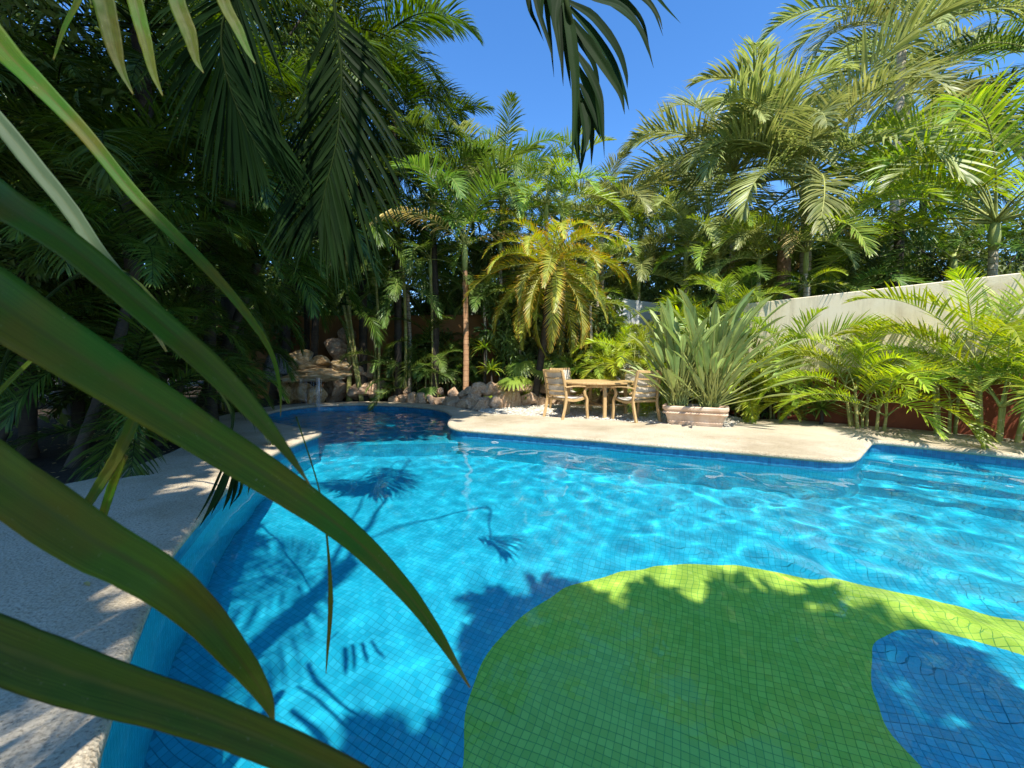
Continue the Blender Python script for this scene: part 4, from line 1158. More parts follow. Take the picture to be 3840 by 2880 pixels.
P_('shaded palm at the extreme left edge', 30, 560, 4.9, 'dark', 13, 2.0, (75, -25), 37, r=(.08, .07), mat='trunkdark', shaft=0, group=gL)
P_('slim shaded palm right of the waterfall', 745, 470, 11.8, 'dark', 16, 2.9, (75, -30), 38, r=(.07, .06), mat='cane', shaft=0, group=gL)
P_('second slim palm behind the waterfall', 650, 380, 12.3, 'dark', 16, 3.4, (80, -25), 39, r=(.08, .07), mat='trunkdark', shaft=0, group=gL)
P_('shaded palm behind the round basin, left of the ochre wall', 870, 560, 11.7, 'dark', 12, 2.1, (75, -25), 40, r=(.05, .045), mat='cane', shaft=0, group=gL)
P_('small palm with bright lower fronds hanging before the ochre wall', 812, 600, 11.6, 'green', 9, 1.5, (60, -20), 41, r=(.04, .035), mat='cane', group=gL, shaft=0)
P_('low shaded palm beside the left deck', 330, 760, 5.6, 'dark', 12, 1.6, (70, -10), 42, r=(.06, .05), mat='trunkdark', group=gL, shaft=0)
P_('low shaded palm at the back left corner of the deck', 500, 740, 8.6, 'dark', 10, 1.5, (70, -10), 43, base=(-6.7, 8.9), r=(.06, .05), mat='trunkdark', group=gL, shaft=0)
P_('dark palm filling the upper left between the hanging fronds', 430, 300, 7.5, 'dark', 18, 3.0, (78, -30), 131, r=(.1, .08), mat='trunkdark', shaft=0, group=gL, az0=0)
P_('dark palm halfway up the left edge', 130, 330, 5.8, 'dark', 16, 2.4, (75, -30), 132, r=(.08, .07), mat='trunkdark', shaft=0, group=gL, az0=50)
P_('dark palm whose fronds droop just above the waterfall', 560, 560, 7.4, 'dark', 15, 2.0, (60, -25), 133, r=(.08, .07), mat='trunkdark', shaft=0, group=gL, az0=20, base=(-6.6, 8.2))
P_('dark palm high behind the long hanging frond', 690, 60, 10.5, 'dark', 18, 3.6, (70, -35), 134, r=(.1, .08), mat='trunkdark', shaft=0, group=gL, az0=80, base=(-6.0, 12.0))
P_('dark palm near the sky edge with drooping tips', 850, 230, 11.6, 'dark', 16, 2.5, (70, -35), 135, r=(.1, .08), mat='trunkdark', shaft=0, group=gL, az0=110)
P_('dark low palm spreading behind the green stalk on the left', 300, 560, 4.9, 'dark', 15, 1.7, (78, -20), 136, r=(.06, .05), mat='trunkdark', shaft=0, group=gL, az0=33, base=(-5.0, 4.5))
P_('dark feathery palm between the near leaves and the waterfall', 430, 610, 6.4, 'dark', 15, 1.9, (78, -15), 137, r=(.06, .05), mat='trunkdark', shaft=0, group=gL, az0=63, base=(-5.6, 6.4))
P_('dark palm low at the left edge above the deck', 60, 760, 4.6, 'dark', 14, 1.6, (78, -10), 138, r=(.06, .05), mat='trunkdark', shaft=0, group=gL, az0=93, base=(-5.9, 4.4))
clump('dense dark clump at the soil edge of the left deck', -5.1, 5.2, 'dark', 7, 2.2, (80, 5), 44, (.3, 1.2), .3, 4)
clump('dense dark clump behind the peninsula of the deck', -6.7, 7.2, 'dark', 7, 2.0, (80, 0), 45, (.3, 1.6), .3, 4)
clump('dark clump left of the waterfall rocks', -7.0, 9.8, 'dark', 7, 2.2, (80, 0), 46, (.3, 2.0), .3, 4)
# areca canes near the basin
clump('tall areca clump with yellow canes between waterfall and ochre wall', -4.15, 11.75, 'dark', 3, 1.8, (75, -10), 51, (2.3, 3.6), .30, 4, canes=.035)
clump('shaded areca clump in front of the ochre wall', -2.6, 12.1, 'dark', 6, 1.6, (75, -5), 52, (.5, 1.8), .35, 4, canes=.025)
clump('leafy green clump hiding the foot of the ochre wall', -3.3, 12.1, 'green', 6, 1.5, (80, 0), 54, (.3, 1.5), .3, 4)
clump('dark clump beside the orange trunk', -1.9, 11.7, 'green', 5, 1.3, (75, 0), 53, (.4, 1.5), .3, 4, canes=.02)
# front of the cream wall
clump('big bright areca clump in the middle of the bed before the wall', 6.1, 6.75, 'lime', 8, 1.75, (86, 22), 61, (.2, .8), .28, 4, azspan=360)
clump('bright areca clump right beside the planter', 4.85, 8.4, 'lime', 6, 1.6, (85, 25), 62, (.2, .8), .25, 4)
clump('tall lime areca clump at the right edge in front of the wall', 7.0, 5.75, 'lime', 7, 2.0, (88, 30), 63, (.4, 1.2), .25, 4)
clump('areca clump low at the right edge with drooping fronds', 7.75, 5.25, 'areca', 8, 1.9, (75, -5), 64, (.3, .9), .3, 4)
clump('small areca between planter and yucca with fronds spreading over the deck', 4.9, 7.98, 'lime', 5, .95, (65, -5), 65, (.1, .5), .15, 4)
clump('green areca clump behind the yucca', 5.35, 8.1, 'areca', 5, 1.7, (86, 35), 66, (.3, 1.0), .2, 4)
clump('areca clump between the big bright one and the right edge', 6.8, 6.15, 'areca', 4, 1.5, (84, 20), 67, (.3, .9), .2, 4)
clump('bright areca clump left of the bird of paradise behind the table', 3.0, 10.1, 'lime', 7, 1.7, (84, 10), 68, (.4, 1.3), .25, 4)
clump('lime fronded areca clump behind the two right chairs', 3.7, 9.0, 'lime', 6, 1.3, (75, 0), 69, (.1, .6), .2, 4)
clump('green areca clump against the white wall behind the table', 2.2, 11.2, 'areca', 7, 1.8, (80, 5), 70, (.2, 1.0), .3, 4)
clump('areca clump behind the bird of paradise before the wall corner', 4.3, 9.2, 'areca', 7, 1.9, (82, 10), 71, (.4, 1.2), .3, 4)
clump('dark areca clump low behind the table', 1.4, 11.5, 'green', 6, 1.4, (75, 0), 72, (.1, .8), .3, 4)

clump('green clump rising behind the bird of paradise at the wall corner', 4.4, 9.35, 'green', 6, 1.6, (84, 10), 74, (.9, 1.8), .25, 4)
clump('areca clump standing on the ground above the wall corner', 5.9, 10.4, 'green', 6, 1.8, (84, 10), 76, (1.6, 2.6), .3, 4)
clump('areca in front of the white wall behind the table', 3.2, 11.2, 'areca', 6, 1.6, (84, 5), 77, (.6, 1.6), .3, 4)
clump('tall green areca before the wall corner behind the bird of paradise', 4.75, 9.15, 'areca', 7, 1.6, (84, 5), 78, (1.3, 2.3), .3, 4)
clump('lime areca before the white wall behind the right chairs', 2.85, 10.75, 'lime', 6, 1.4, (84, 0), 79, (.7, 1.5), .3, 4)
clump('yellow green areca left of the planter behind the right chair', 3.35, 9.6, 'lime', 6, 1.4, (84, 0), 80, (.6, 1.4), .25, 4)
# fan palms and yucca
def blade_mesh(L, wd, curl, mat, seed=0, a0=88, n=10, fold=.3, name='blade'):
    P = catmull(arc_rachis(L, a0, curl, 1.8, 8), n); T = nrm(np.gradient(P, axis=0)); B = np.array([0, 1., 0]); V = []; A = []
    rv = random.Random(seed).random()
    for i in range(n):
        t = i / (n - 1); w_ = wd * .5 * np.interp(t, [0, .15, .5, .8, 1], [.6, .95, 1, .6, .03]); Nn = np.cross(T[i], B)
        for c in (-1, 0, 1): V.append(P[i] + B * c * w_ + Nn * abs(c) * w_ * fold); A.append((rv, t, abs(c)))
    mb = MB(); mb.add(V, grid_faces(n, 3), np.array(A)); return mb.make(name, mat, True)
def rosette(label, x, y, z, nb, L, wd, mat, seed, cat, name, curl=30, tmax=85, stem=0., group=None):
    root = empty(name, (x, y, -.05), label, cat, group); rg = random.Random(seed)
    ms = [blade_mesh(L, wd, curl * (.4 + .5 * i), M[mat], i, name='leaf') for i in range(3)]
    if stem or z > .1:
        mb = MB(); tube(mb, [(0, 0, 0), (0.02, 0, z * .5), (0, 0, z + .05)], .03, 7); link('stem', mb.make('stem', M['trunkdark'], True), root)
    for i in range(nb):
        tl = R(5 + (tmax - 5) * math.sqrt((i + .5) / nb)); az = i * 2.4 + rg.uniform(-.2, .2); s_ = rg.uniform(.8, 1.15)
        o = link('leaf', rg.choice(ms), root, (0, 0, z + .05)); o.scale = (s_,) * 3
        o.rotation_euler = (Matrix.Rotation(az, 4, 'Z') @ Matrix.Rotation(tl, 4, 'Y')).to_euler()
    return root
rosette('spiky grey green yucca before the maroon base of the wall', 5.6, 7.2, .3, 55, .48, .035, 'green', 1, 'yucca', 'yucca', 10, 110, .3)
rosette('small dracaena rosette below the broadleaf shrub', -.55, 10.75, .9, 34, .45, .05, 'areca', 2, 'shrub', 'dracaena', 45, 95, .5)
rosette('dracaena with pale leaves right of the orange trunk', -.75, 11.0, 1.5, 34, .5, .055, 'areca', 3, 'shrub', 'dracaena', 55, 100, .5)
rosette('tall upright croton like plant behind the bird of paradise', 4.25, 10.2, 2.1, 40, .8, .09, 'lime', 4, 'shrub', 'croton', 40, 70, .5)
rosette('low rosette between the border stones', .35, 10.55, .25, 26, .36, .035, 'areca', 5, 'shrub', 'dracaena', 50, 95)
rosette('spiky rosette plant on the wall top', 4.6, 11.2, 2.7, 40, .7, .06, 'areca', 6, 'shrub', 'dracaena', 30, 90, .5)
def fan_palm(label, x, y, z, nf, Lr, seed, mat='green'):
    root = empty('fan_palm', (x, y, -.05), label, 'fan palm', 'fan palms behind the table'); rg = random.Random(seed)
    mb = MB(); nb = 22
    for j in range(nb):
        a = R(-125 + 250 * j / (nb - 1)); L = Lr * (1 - .25 * abs(a) / 2.2)
        P = [np.array([0, 0, 0.]) + np.array([math.cos(a), math.sin(a), 0]) * L * t + np.array([0, 0, -1]) * .35 * L * t ** 2.2 for t in np.linspace(0.0, 1, 6)]
        dv = np.array([-math.sin(a), math.cos(a), 0]); V = []; A = []
        for i, p in enumerate(P):
            w_ = L * .075 * [.1, .6, 1, .95, .8, .35][i]
            for c in (-1, 0, 1): V.append(p + dv * c * w_ + np.array([0, 0, .25 * w_ * abs(c)])); A.append((j / nb, i / 5, abs(c)))
        mb.add(V, grid_faces(6, 3), np.array(A))
    fm_ = mb.make('fan_leaf', M[mat], True)
    for i in range(nf):
        az = rg.uniform(0, 6.28); el = R(rg.uniform(15, 75)); l_ = z * rg.uniform(.6, 1.1)
        tip = np.array([math.cos(az) * math.cos(el), math.sin(az) * math.cos(el), math.sin(el)]) * l_ + np.array([0, 0, .1])
        mb = MB(); tube(mb, catmull([(0, 0, 0), tip * .5 + np.array([0, 0, .12]), tip], 8), .009, 5); link('stalk', mb.make('stalk', M['rachis'], True), root)
        o = link('fan_leaf', fm_, root, tuple(tip)); o.scale = (rg.uniform(.8, 1.2),) * 3; o.rotation_euler = (0, rg.uniform(.2, .9), az)
    return root
fan_palm('fan palm with ribbed drooping leaves left of the table', .3, 11.3, 1.35, 12, .5, 1, 'areca')
fan_palm('fan palm with shiny leaves behind the left chair', 1.15, 11.5, 1.45, 12, .55, 2, 'areca')
fan_palm('dark fan palm in the shade behind the rock border', -1.9, 12.1, 1.1, 9, .45, 3, 'green')

# broadleaf shrubs
tree('glossy broadleaf shrub right of the orange trunk', -.2, 11.5, [(-.35, 11.4, 2.0, .55, .5, .8), (.1, 11.5, 1.3, .55, .5, .7), (-.45, 11.5, 2.9, .5, .5, .6)], 2600, .21, 'bush', 71, .05, 60, 'broadleaf shrubs', .36, 'broadleaf_shrub', 'shrub', .3)
tree('dark glossy shrub under the date palm', 1.5, 11.5, [(1.2, 11.6, 1.6, .8, .5, .9), (2.0, 11.7, 1.9, .8, .5, .8)], 2600, .17, 'bush', 72, .05, 60, 'broadleaf shrubs', .4, 'broadleaf_shrub', 'shrub', .3)
tree('leafy shrub hiding the left end of the white wall', 2.6, 11.3, [(2.55, 11.3, 1.5, .6, .4, 1.1), (2.7, 11.4, 2.4, .45, .35, .6)], 2600, .16, 'bush', 75, .05, 60, 'broadleaf shrubs', .4, 'broadleaf_shrub', 'shrub', .3)
tree('dark shrub standing before the ochre wall', -3.3, 12.4, [(-3.5, 12.4, 1.0, 1.0, .4, .9), (-2.3, 12.4, 1.3, .7, .35, 1.0), (-1.4, 12.3, 1.0, .5, .35, .9)], 3000, .15, 'bush', 76, .05, 70, 'broadleaf shrubs', .4, 'broadleaf_shrub', 'shrub', .3)
tree('low dark shrub at the foot of the maroon wall base', 5.2, 8.35, [(5.0, 8.3, .45, .6, .35, .4), (5.5, 7.7, .4, .4, .35, .3)], 1800, .10, 'bush', 73, .03, 50, 'broadleaf shrubs', .4, 'broadleaf_shrub', 'shrub')
tree('tall hanging leaved tree behind the orange trunk', -.2, 12.4, [(-.4, 12.3, 4.0, .9, .6, 1.5), (.3, 12.4, 3.2, .8, .5, 1.2)], 4200, .24, 'bush', 74, .09, 70, 'broadleaf shrubs', .25, 'broadleaf_tree', 'tree', 1.2)
# trees behind
B_ = 'broadleaf trees beyond the garden'
tree('pale small leaved tree behind the bird of paradise', 6.2, 14.5, [(5.2, 14.0, 3.6, 1.8, 1, 1.9), (7.0, 14.0, 3.8, 1.8, 1, 2.2), (5.6, 13.6, 2.2, 2.2, .8, 1.4)], 17000, .15, 'bushlight', 81, .12, 150, B_)
tree('pale small leaved tree behind the white wall', 3.6, 15.0, [(2.8, 15, 3.6, 1.9, 1, 2.0), (4.4, 14.4, 3.6, 1.7, 1, 2.0), (3.0, 14.6, 2.2, 2.4, .8, 1.4)], 17000, .15, 'bushlight', 82, .12, 150, B_)
tree('dark dense tree behind the stout palm trunk', 9.0, 13.5, [(8.4, 13.2, 3.2, 2.0, 1, 2.4), (10.2, 12.6, 3.2, 1.8, 1, 2.3)], 15000, .16, 'bush', 83, .14, 140, B_)
tree('dark tree in the shaded gap behind the right of the wall', 12.5, 12.0, [(12.2, 11.6, 2.8, 2.2, 1.2, 2.4), (15, 11.0, 3.2, 2.2, 1.2, 2.6)], 15000, .17, 'bush', 84, .14, 140, B_)
tree('deep green tree behind the date palm', .8, 14.5, [(-.4, 14, 3.4, 1.7, 1, 2.2), (1.3, 14.4, 3.3, 1.7, 1, 2.2)], 13000, .16, 'bushlight', 85, .14, 120, B_)
tree('feathery light tree rising just right of the dark palms', -3.1, 16.0, [(-3.9, 16, 7.0, .7, .7, .9), (-2.5, 16.3, 6.2, .9, .7, .9), (-3.2, 16, 5.0, 1.6, 1, 1.2)], 5200, .11, 'bushlight', 86, .10, 130, B_)
tree('vine covered stem sticking up at the tip of the hanging frond', 2.75, 15.2, [(2.75, 15.2, 6.6, .22, .22, .7), (2.6, 15.2, 5.7, .4, .3, .5)], 700, .13, 'bushlight', 87, .05, 40, B_)
tree('dark tree behind the round basin', -3.4, 14.3, [(-4.0, 14.3, 4.2, 2.2, 1, 2.4), (-1.8, 14.4, 3.4, 1.6, 1, 1.9)], 9000, .18, 'bush', 88, .16, 130, B_)
tree('dark tree behind the waterfall', -7.6, 12.8, [(-7.4, 12.8, 4.6, 2.4, 1.2, 3.0), (-5.6, 13.2, 6.2, 1.9, 1.2, 2.4)], 11000, .20, 'bush', 89, .18, 140, B_)
tree('dark tree left of the deck', -9.3, 8.5, [(-8.8, 8.5, 4.2, 1.6, 2.4, 3.2), (-8.2, 6.2, 3.0, 1.6, 2.0, 2.6)], 11000, .20, 'bush', 90, .18, 140, B_)
tree('tall dark tree above the left palms', -6.6, 9.6, [(-5.9, 9.8, 7.6, 2.2, 1.5, 2.6), (-7.6, 8.6, 7.2, 2.2, 1.8, 2.6)], 11000, .20, 'bush', 91, .2, 140, B_)
tree('dark shrubby tree at the left edge behind the deck', -7.2, 4.4, [(-6.9, 4.6, 2.2, 1.3, 1.6, 2.0), (-7.4, 5, 5.2, 1.8, 2.0, 2.2)], 11000, .18, 'bush', 92, .16, 140, B_)
SH1 = [(-3.5, -4.0, 7.3, .9, 1.3, .6), (-4.15, -2.5, 7.4, .95, 1.3, .6), (-4.8, -4.0, 7.3, 1.4, 1.5, 1.0), (-5.3, -2.1, 7.4, 1.4, 1.6, 1.0), (-5.7, 0, 7.6, 1.7, 1.6, 1.0), (-7.2, .5, 7.5, 1.7, 3.0, 1.2), (-6.4, 2.6, 8.8, 2.2, 2.0, 1.1), (-4.5, 2.9, 9.8, 2.2, 2.0, 1.0), (-3.4, 3.2, 9.8, 1.4, 1.5, .8), (-7.0, -4.2, 7, 2, 2, 1), (-9.2, 1.0, 8.0, 2, 2.4, 1.2), (-8.6, 3.4, 9.0, 2.2, 2.0, 1.2)]  # crown blobs of an unseen tree, placed to shade deck, basin and left palms
tree('added unseen tree beside the pool, crown shaped to shade the left deck', -6.4, -2.2, [(a + .28 * c, b_, c, d, e, f) for a, b_, c, d, e, f in SH1], 40000, .28, 'bush', 93, .25, 480, B_, .5)
tree('added unseen tree behind the camera, crown shaped to shade the near pool', 3.2, -4.6, [(.34, -2.4, 5.5, .55, .45, .3), (1.0, -1.2, 5.5, .45, .5, .3), (.95, -1.85, 5.5, .5, .5, .3), (1.5, -1.75, 5.5, .6, .6, .35), (2.3, -1.45, 5.6, .75, .6, .4), (2.9, -1.75, 5.6, .8, .7, .4), (2.05, -2.4, 5.5, .9, .6, .4), (3.0, -2.7, 5.5, 1.0, .6, .4)], 12500, .20, 'bush', 94, .10, 215, B_, .5)  # out of view, added to shade the green floor figure and near leaves

tree('dense tree behind the gap right of the date palm', 3.2, 17.5, [(1.4, 17.5, 3.2, 2.4, 1, 2.4), (4.6, 17.5, 3.2, 2.4, 1, 2.4)], 14000, .22, 'bush', 96, .14, 160, B_)
tree('dense tree far behind the tall silvery palm', 10, 16.5, [(8.4, 16.5, 4.0, 2.6, 1, 3.4), (12.2, 16, 4.2, 2.6, 1, 3.4)], 16000, .22, 'bush', 97, .14, 180, B_)
# backdrop of further trees closing the horizon
far = bpy.data.meshes
fa = leaf_cloud('crown', [(0, 0, 3.2, 3.2, 1.6, 2.6), (-1.5, .3, 2.2, 2.2, 1.4, 2.0), (1.8, 0, 2.4, 2.2, 1.4, 2.0), (0, 0, 1.6, 3.6, 1.2, 1.4)], 18000, .26, M['bush'], 95, .5, 320)
ft = branches('trunk', (0, 0, 2.4), .16, [(0, 0, 3.2, 3, 1.4, 2)], 95, M['trunkdark'])
FL = [(-14, 20, 1.4, 'at the far left beyond the garden'), (-8, 21, 1.3, 'second from the left beyond the garden'), (-2, 20, .95, 'behind the orange trunked palm beyond the garden'), (4, 21, .95, 'behind the white wall beyond the garden'),
      (10, 20, 1.15, 'behind the tall silvery palm beyond the garden'), (16, 18, 1.2, 'right of the tall silvery palm beyond the garden'), (21, 14, 1.2, 'at the far right beyond the garden'), (-15, 12, 1.5, 'beyond the left side of the garden')]
for i, (x, y, s_, d_) in enumerate(FL):
    root = empty('distant_tree', (x, y, -.06), 'dense tree ' + d_, 'tree', 'distant trees closing the view')
    for nm, me in (('trunk', ft), ('crown', fa)):
        o = link(nm, me, root); o.scale = (s_, s_, s_); o.rotation_euler = (0, 0, i * 2.1 if nm == 'crown' else 0)

# ------------------------------------------------------------------ overhead palm with the hanging fronds
root = empty('overhanging_palm', (-1.6, -1.6, 0), 'palm leaning over the pool whose dark frond hangs down against the sky', 'palm tree')
mb = MB(); tube(mb, catmull([(0, 0, -.05), (.1, .1, 2.0), (.4, .5, 4.2), (.9, 1.2, 5.4)], 30), np.linspace(.12, .08, 30), 10); link('trunk', mb.make('trunk', M['trunkdark'], True), root)
RO = np.array([-1.6, -1.6, 0.])
head = RO + np.array([.9, 1.2, 5.4])
add_fronds(root, (.9, 1.2, 5.4), 'green', 4, 2.2, (40, -10), 77, az0=225, azspan=80)
# hero frond one: hangs straight down in front of the sky
dep = 1.75
def wpx(u, v, d=dep): return px(u, v, d) 
def ribbon(mb, P, W, facing, rv=.5, fold=.25, n=14, thick=0):
    P = catmull(P, n); T = nrm(np.gradient(P, axis=0)); W = np.interp(np.linspace(0, 1, n), np.linspace(0, 1, len(W)), W)
    V = []; A = []
    for i in range(n):
        S = nrm(np.cross(T[i], facing)); Nn = np.cross(S, T[i])
        for c in (-1, -.75, -.5, -.25, 0, .25, .5, .75, 1):
            wob = 1 + .05 * mnoise.noise(Vector((i * .45, c * 3 + rv * 9, 1)))
            V.append(P[i] + S * c * W[i] * .5 * wob + Nn * (abs(c) * fold * .5 + .05 * mnoise.noise(Vector((i * .5, c * 2.5, rv * 7)))) * W[i]); A.append((rv, i / (n - 1), abs(c)))
    mb.add(V, grid_faces(n, 9), np.array(A))
def zoomD(x, y): return ((1600 + x / 2.074) / 1.736, (y / 2.074) / 1.736)
r_pts = [zoomD(980, -900), zoomD(1030, -300), zoomD(1085, 0), zoomD(1135, 220), zoomD(1160, 420), zoomD(1178, 640), zoomD(1185, 800), zoomD(1190, 1000)]
rach = [head, head + np.array([.15, .35, .25])] + [wpx(a, b, dep + .25 - .03 * i) for i, (a, b) in enumerate(r_pts[:2])] + [wpx(a, b) for a, b in r_pts[2:]]
fr = empty('frond', tuple(-RO * 0), None, None); 
del fr
mb = MB(); tube(mb, catmull([p - RO for p in rach], 60), np.linspace(.016, .004, 60), 6)
fr = link('frond', mb.make('frond', M['rachisdark'], True), root); fr['label'] = 'dark frond hanging straight down before the sky'
camdir = np.array([0, -1., .1])
HL = [  # leaflets: zoom coordinates of the centreline, width (px in zoom), depth offset
    ([(1090, 10), (1290, 130), (1470, 360), (1545, 560), (1562, 690)], 44, .0), ([(1110, 60), (1280, 250), (1440, 480), (1530, 700), (1575, 860)], 46, .05),
    ([(1130, 160), (1290, 380), (1430, 590), (1510, 740), (1540, 890)], 48, -.04), ([(1150, 260), (1215, 360), (1290, 480), (1330, 620), (1335, 700)], 34, .06),
    ([(1160, 400), (1260, 560), (1340, 740), (1365, 900), (1382, 1230)], 40, -.05), ([(1175, 520), (1255, 680), (1320, 830), (1350, 1000), (1370, 1100)], 38, .03),
    ([(1190, 650), (1260, 800), (1310, 930), (1350, 1060)], 30, -.02), ([(1205, 760), (1270, 900), (1320, 1000), (1360, 1090)], 28, .05),
    ([(1070, 20), (1120, 250), (1155, 600), (1150, 900), (1125, 1310)], 50, -.03), ([(1180, 700), (1195, 850), (1170, 1050), (1195, 1350)], 44, .02), ([(1230, 870), (1245, 1000), (1220, 1180), (1190, 1365)], 40, .0),
    ([(1240, 880), (1275, 1000), (1285, 1120), (1280, 1290)], 34, .04), ([(1200, 800), (1230, 960), (1240, 1100), (1215, 1200)], 40, -.05), ([(1190, 900), (1160, 1020), (1165, 1130), (1190, 1300)], 36, .06),
    ([(1050, -60), (1020, 150), (1045, 400), (1062, 670)], 40, .02), ([(1040, -100), (1000, 120), (1020, 300), (1055, 560)], 38, -.04), ([(1060, 0), (1075, 250), (1095, 480), (1122, 690)], 34, .05),
    ([(1000, -260), (960, -60), (1010, 250), (1040, 440)], 46, .0), ([(985, -320), (935, -100), (940, 100), (965, 330), (990, 600)], 30, .05), ([(970, -380), (850, -150), (870, 80), (950, 330), (985, 480)], 32, -.03),
    ([(960, -420), (790, -180), (800, 60), (860, 200), (910, 320)], 30, .04), ([(1000, -200), (900, -60), (890, 100), (905, 210)], 36, .0),
    ([(1060, -150), (1300, -20), (1520, 60), (1680, 260), (1765, 530)], 44, -.04), ([(1040, -200), (1290, -60), (1480, 60), (1640, 210), (1740, 450)], 40, .02), ([(1030, -260), (1380, -100), (1560, 30), (1680, 180), (1735, 400)], 36, .05),
    ([(1010, -350), (1400, -200), (1640, -40), (1760, 80), (1838, 280)], 36, .0), ([(1000, -420), (1500, -260), (1750, -60), (1860, 60), (1975, 180)], 28, .04), ([(1005, -400), (1450, -230), (1700, -20), (1800, 120), (1835, 230)], 24, -.05)]
for i, (pl, wd, do) in enumerate(HL):
    m_ = len(pl); mb = MB()
    P = [px(*zoomD(*q), dep + do * (j / (m_ - 1)) + (0.0 if q[1] > -50 else 0.0)) - RO for j, q in enumerate(pl)]
    wm = wd / 2.074 / F * dep * 1.55
    ribbon(mb, P, [wm * .5, wm, wm, wm * .7, wm * .4, .001], camdir + np.array([.25 * math.sin(i * 2.3), 0, 0]), (i * .37) % 1, .22, 16)
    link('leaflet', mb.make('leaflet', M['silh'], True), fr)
# hero frond two: big dark curtain frond left of the sky
rach2 = [RO + np.array([.85, 1.15, 5.35]), px(760, -700, 2.6), px(735, -200, 3.0), px(722, 0, 3.1), px(738, 150, 3.1), px(728, 300, 3.1), px(705, 400, 3.1), px(690, 470, 3.1)]
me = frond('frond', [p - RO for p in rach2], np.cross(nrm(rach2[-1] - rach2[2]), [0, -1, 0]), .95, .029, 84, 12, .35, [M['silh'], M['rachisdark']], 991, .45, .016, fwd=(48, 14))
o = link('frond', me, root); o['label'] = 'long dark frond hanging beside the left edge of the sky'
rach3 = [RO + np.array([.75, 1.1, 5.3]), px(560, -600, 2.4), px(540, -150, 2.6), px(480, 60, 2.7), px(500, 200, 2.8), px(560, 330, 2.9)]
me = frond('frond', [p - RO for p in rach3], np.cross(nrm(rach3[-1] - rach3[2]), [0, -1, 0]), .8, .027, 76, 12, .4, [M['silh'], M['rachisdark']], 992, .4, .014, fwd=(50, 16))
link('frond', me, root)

# ------------------------------------------------------------------ large leaves right in front of the camera
root = empty('foreground_palm', (-1.15, .25, 0), 'young palm beside the camera with very large out of focus leaves crossing the left', 'palm plant')
RO = np.array([-1.15, .25, 0.])
FG = [  # label, points (u, v, depth, width in shown pixels), material
    ('giant olive leaf crossing to the middle of the pool', [(-420, 300, .50, 90), (-150, 540, .42, 140), (0, 655, .38, 150), (200, 788, .38, 126), (400, 915, .39, 104), (600, 1042, .40, 86), (750, 1150, .41, 64), (860, 1258, .42, 48), (940, 1362, .43, 30), (1015, 1485, .44, 3)], 'fore'),
    ('green leaf above the giant olive leaf', [(-350, 150, .60, 60), (-120, 330, .55, 78), (0, 432, .48, 84), (150, 530, .44, 70), (330, 682, .40, 62), (450, 786, .37, 60), (545, 885, .36, 46), (615, 970, .355, 24), (668, 1045, .35, 3)], 'fore'),
    ('green leaf curving down to a point over the left coping', [(-350, 820, .38, 110), (-150, 930, .36, 140), (0, 1030, .35, 142), (200, 1165, .35, 130), (340, 1245, .35, 112), (440, 1330, .36, 92), (530, 1440, .36, 62), (575, 1510, .37, 34), (592, 1560, .37, 4)], 'fore'),
    ('dark olive leaf leaving through the bottom edge', [(-300, 1270, .32, 130), (0, 1395, .30, 150), (200, 1468, .30, 135), (400, 1530, .30, 112), (560, 1590, .30, 100), (760, 1680, .31, 86), (950, 1790, .32, 60), (1050, 1880, .33, 5)], 'fore'),
    ('grey green leaf behind the others at the far left', [(-200, 60, .70, 30), (-40, 220, .68, 36), (60, 340, .68, 40), (150, 450, .68, 36), (210, 540, .68, 34), (290, 640, .69, 28), (360, 760, .7, 4)], 'foregrey'),
    ('brownish stalk like leaf arching to the waterfall', [(-120, -80, .75, 46), (0, 95, .72, 56), (75, 175, .70, 46), (180, 285, .70, 34), (300, 430, .71, 30), (440, 570, .72, 26), (530, 675, .74, 20), (585, 760, .76, 12), (605, 840, .78, 7), (606, 900, .79, 1)], 'fore'),
    ('thin dark leaf tip hanging over the water', [(640, 900, .62, 3), (690, 1060, .6, 3), (708, 1180, .6, 5), (714, 1300, .6, 13), (708, 1400, .6, 7), (704, 1455, .6, 1)], 'fore'),
    ('green stalk rising from the deck edge', [(170, 1120, .85, 22), (215, 1050, .8, 30), (255, 985, .75, 34), (290, 910, .7, 36), (330, 840, .66, 20)], 'fore'),
    ('lower fork of the green stalk', [(215, 1140, .86, 20), (240, 1060, .82, 24), (270, 980, .78, 22)], 'fore'),
    ('thin yellow stalk at the left edge', [(-60, 910, .6, 8), (0, 845, .6, 12), (40, 805, .6, 12), (110, 740, .6, 8)], 'fore'),
    ('first leaf hanging from the top left corner', [(190, -160, .8, 46), (225, 0, .8, 46), (245, 90, .8, 38), (262, 150, .8, 20), (288, 205, .8, 2)], 'fore'),
    ('second leaf hanging from the top edge', [(260, -160, .82, 34), (292, 0, .82, 34), (315, 90, .82, 28), (332, 160, .82, 16), (352, 208, .82, 2)], 'fore'),
    ('third leaf hanging from the top edge', [(350, -160, .84, 38), (382, 0, .84, 38), (408, 70, .84, 34), (424, 130, .84, 16), (440, 158, .84, 2)], 'fore'),
    ('fourth leaf hanging from the top edge', [(430, -160, .86, 26), (482, 0, .86, 30), (512, 60, .86, 26), (535, 110, .86, 14), (552, 138, .86, 2)], 'fore'),
    ('dim leaf crossing the top left corner', [(200, -100, .9, 14), (170, 0, .9, 16), (140, 60, .9, 12), (115, 130, .9, 3)], 'fore'),
]
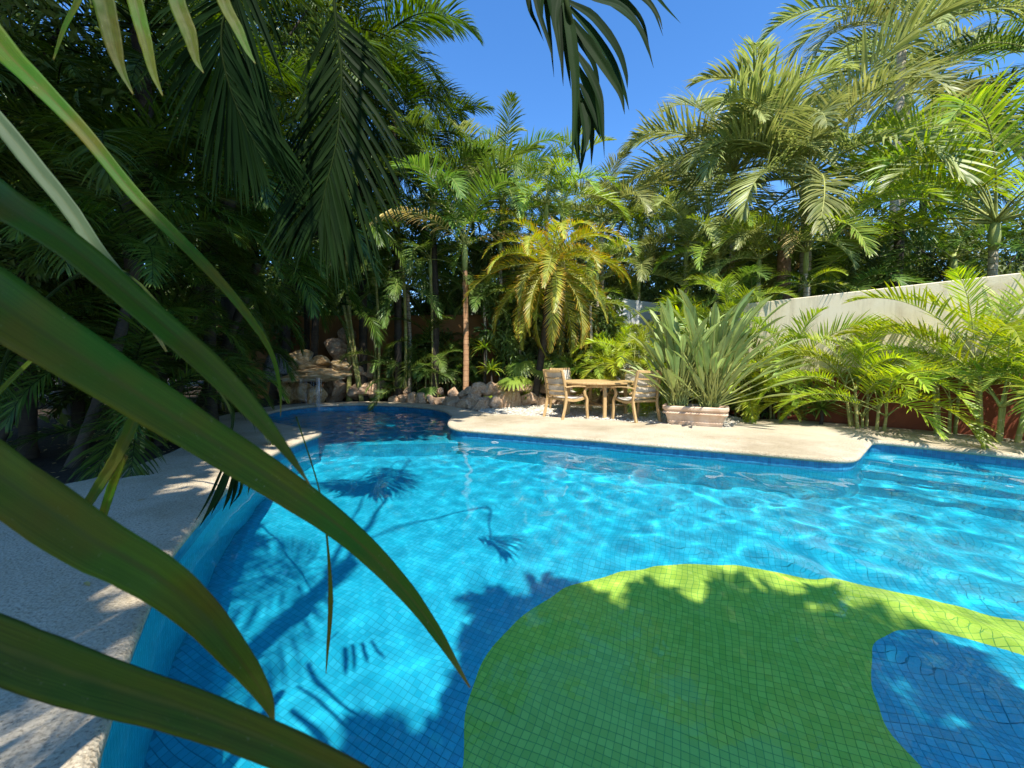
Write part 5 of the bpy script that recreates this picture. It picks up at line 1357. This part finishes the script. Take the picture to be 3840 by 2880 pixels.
for i, (lb, pl, mt) in enumerate(FG):
    P = [px(a, b, d) - RO for a, b, d, w_ in pl]; W = [w_ * 1.736 / F * d * .82 for a, b, d, w_ in pl]
    mb = MB(); ribbon(mb, P, W, camdir + np.array([.35, 0, .2]), (i * .43) % 1, .22, 46)
    o = link('leaf', mb.make('leaf', M[mt], True), root); o['label'] = lb
    sm = o.modifiers.new('thickness', 'SOLIDIFY'); sm.thickness = .0007
# the crown stem that carries them, out of the picture on the left
mb = MB(); tube(mb, catmull([(0, 0, -.05), (-.05, 0, .7), (0, .1, 1.3), (.1, .2, 2.0)], 20), np.linspace(.05, .03, 20), 8); link('stem', mb.make('stem', M['cane'], True), root)
# dark tip of a drooping frond over the left coping
p0 = px(520, 860, 1.9); root = empty('drooping_frond', tuple(p0), 'dark leaf tips drooping over the left coping edge', 'palm frond')
tips = [([(500, 1000), (470, 1070), (430, 1140)], 16), ([(500, 1005), (480, 1060), (455, 1115)], 12), ([(510, 1010), (495, 1070), (480, 1105)], 10), ([(515, 1000), (508, 1060), (495, 1100)], 10), ([(525, 1010), (520, 1060), (500, 1090)], 7), ([(535, 1010), (540, 1040), (535, 1070)], 8), ([(490, 990), (455, 1070), (420, 1130)], 7)]
mb = MB(); tube(mb, catmull([np.array([-4.5, 3.4, -.05]) - p0, np.array([-3.9, 3.1, 1.2]) - p0, np.array([-2.6, 2.6, 1.75]) - p0, px(470, 840, 2.1) - p0, px(498, 950, 1.95) - p0, px(500, 1010, 1.9) - p0], 40), np.linspace(.014, .004, 40), 5); link('stalk', mb.make('stalk', M['rachisdark'], True), root)
for i, (pl, wd) in enumerate(tips):
    mb = MB(); wm = wd * 1.736 / F * 1.9
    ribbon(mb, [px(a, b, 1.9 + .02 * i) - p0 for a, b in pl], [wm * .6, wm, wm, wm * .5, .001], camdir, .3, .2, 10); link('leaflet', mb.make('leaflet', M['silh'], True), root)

# ------------------------------------------------------------------ litter
lm = blade_mesh(.07, .018, 30, M['dry'], 3, 5, 5, .3, 'fallen_leaf')
rg = random.Random(8)
Ls = [(-3.05, 3.2, 'near the soil edge of the left deck'), (-2.2, 2.0, 'on the left coping near the water'), (-3.9, 6.6, 'on the shaded peninsula of the deck'), (-3.55, 6.6, 'near the tip of the shaded peninsula'), (3.3, 5.8, 'on the sunlit deck before the planter')]
for x, y, d_ in Ls:
    o = link('fallen_leaf', lm, None, (x, y, .004)); o.rotation_euler = (0, 0, rg.uniform(0, 6)); tag(o, 'small dry fallen leaf ' + d_, 'leaf', 'fallen leaves on the deck')
# leaf litter on the soil
rng = np.random.RandomState(12); k = 5000
P = np.stack([rng.uniform(-9, 9, k), rng.uniform(2, 13, k)], 1); P = P[~inside(DECK, P) & ~inside(GR, P) & ~inside(OUT, P)]; k = len(P)
a = rng.rand(k) * 6.28; s = rng.uniform(.03, .08, k); d = np.stack([np.cos(a), np.sin(a), rng.normal(0, .2, k)], 1) * s[:, None]; w_ = np.stack([-np.sin(a), np.cos(a), rng.normal(0, .3, k)], 1) * (s * .25)[:, None]
B3 = np.c_[P, np.full(k, -.045)]
V = np.stack([B3, B3 + d * .5 + w_, B3 + d, B3 + d * .5 - w_], 1).reshape(-1, 3)
o = link('leaf_litter', mesh('leaf_litter', V, np.arange(k * 4).reshape(-1, 4), M['dry'], attr=np.repeat(np.stack([rng.rand(k), rng.rand(k) * .8, np.ones(k)], 1), 4, 0)))
tag(o, 'dry leaf litter scattered over the dark soil', 'leaf litter', kind='stuff')
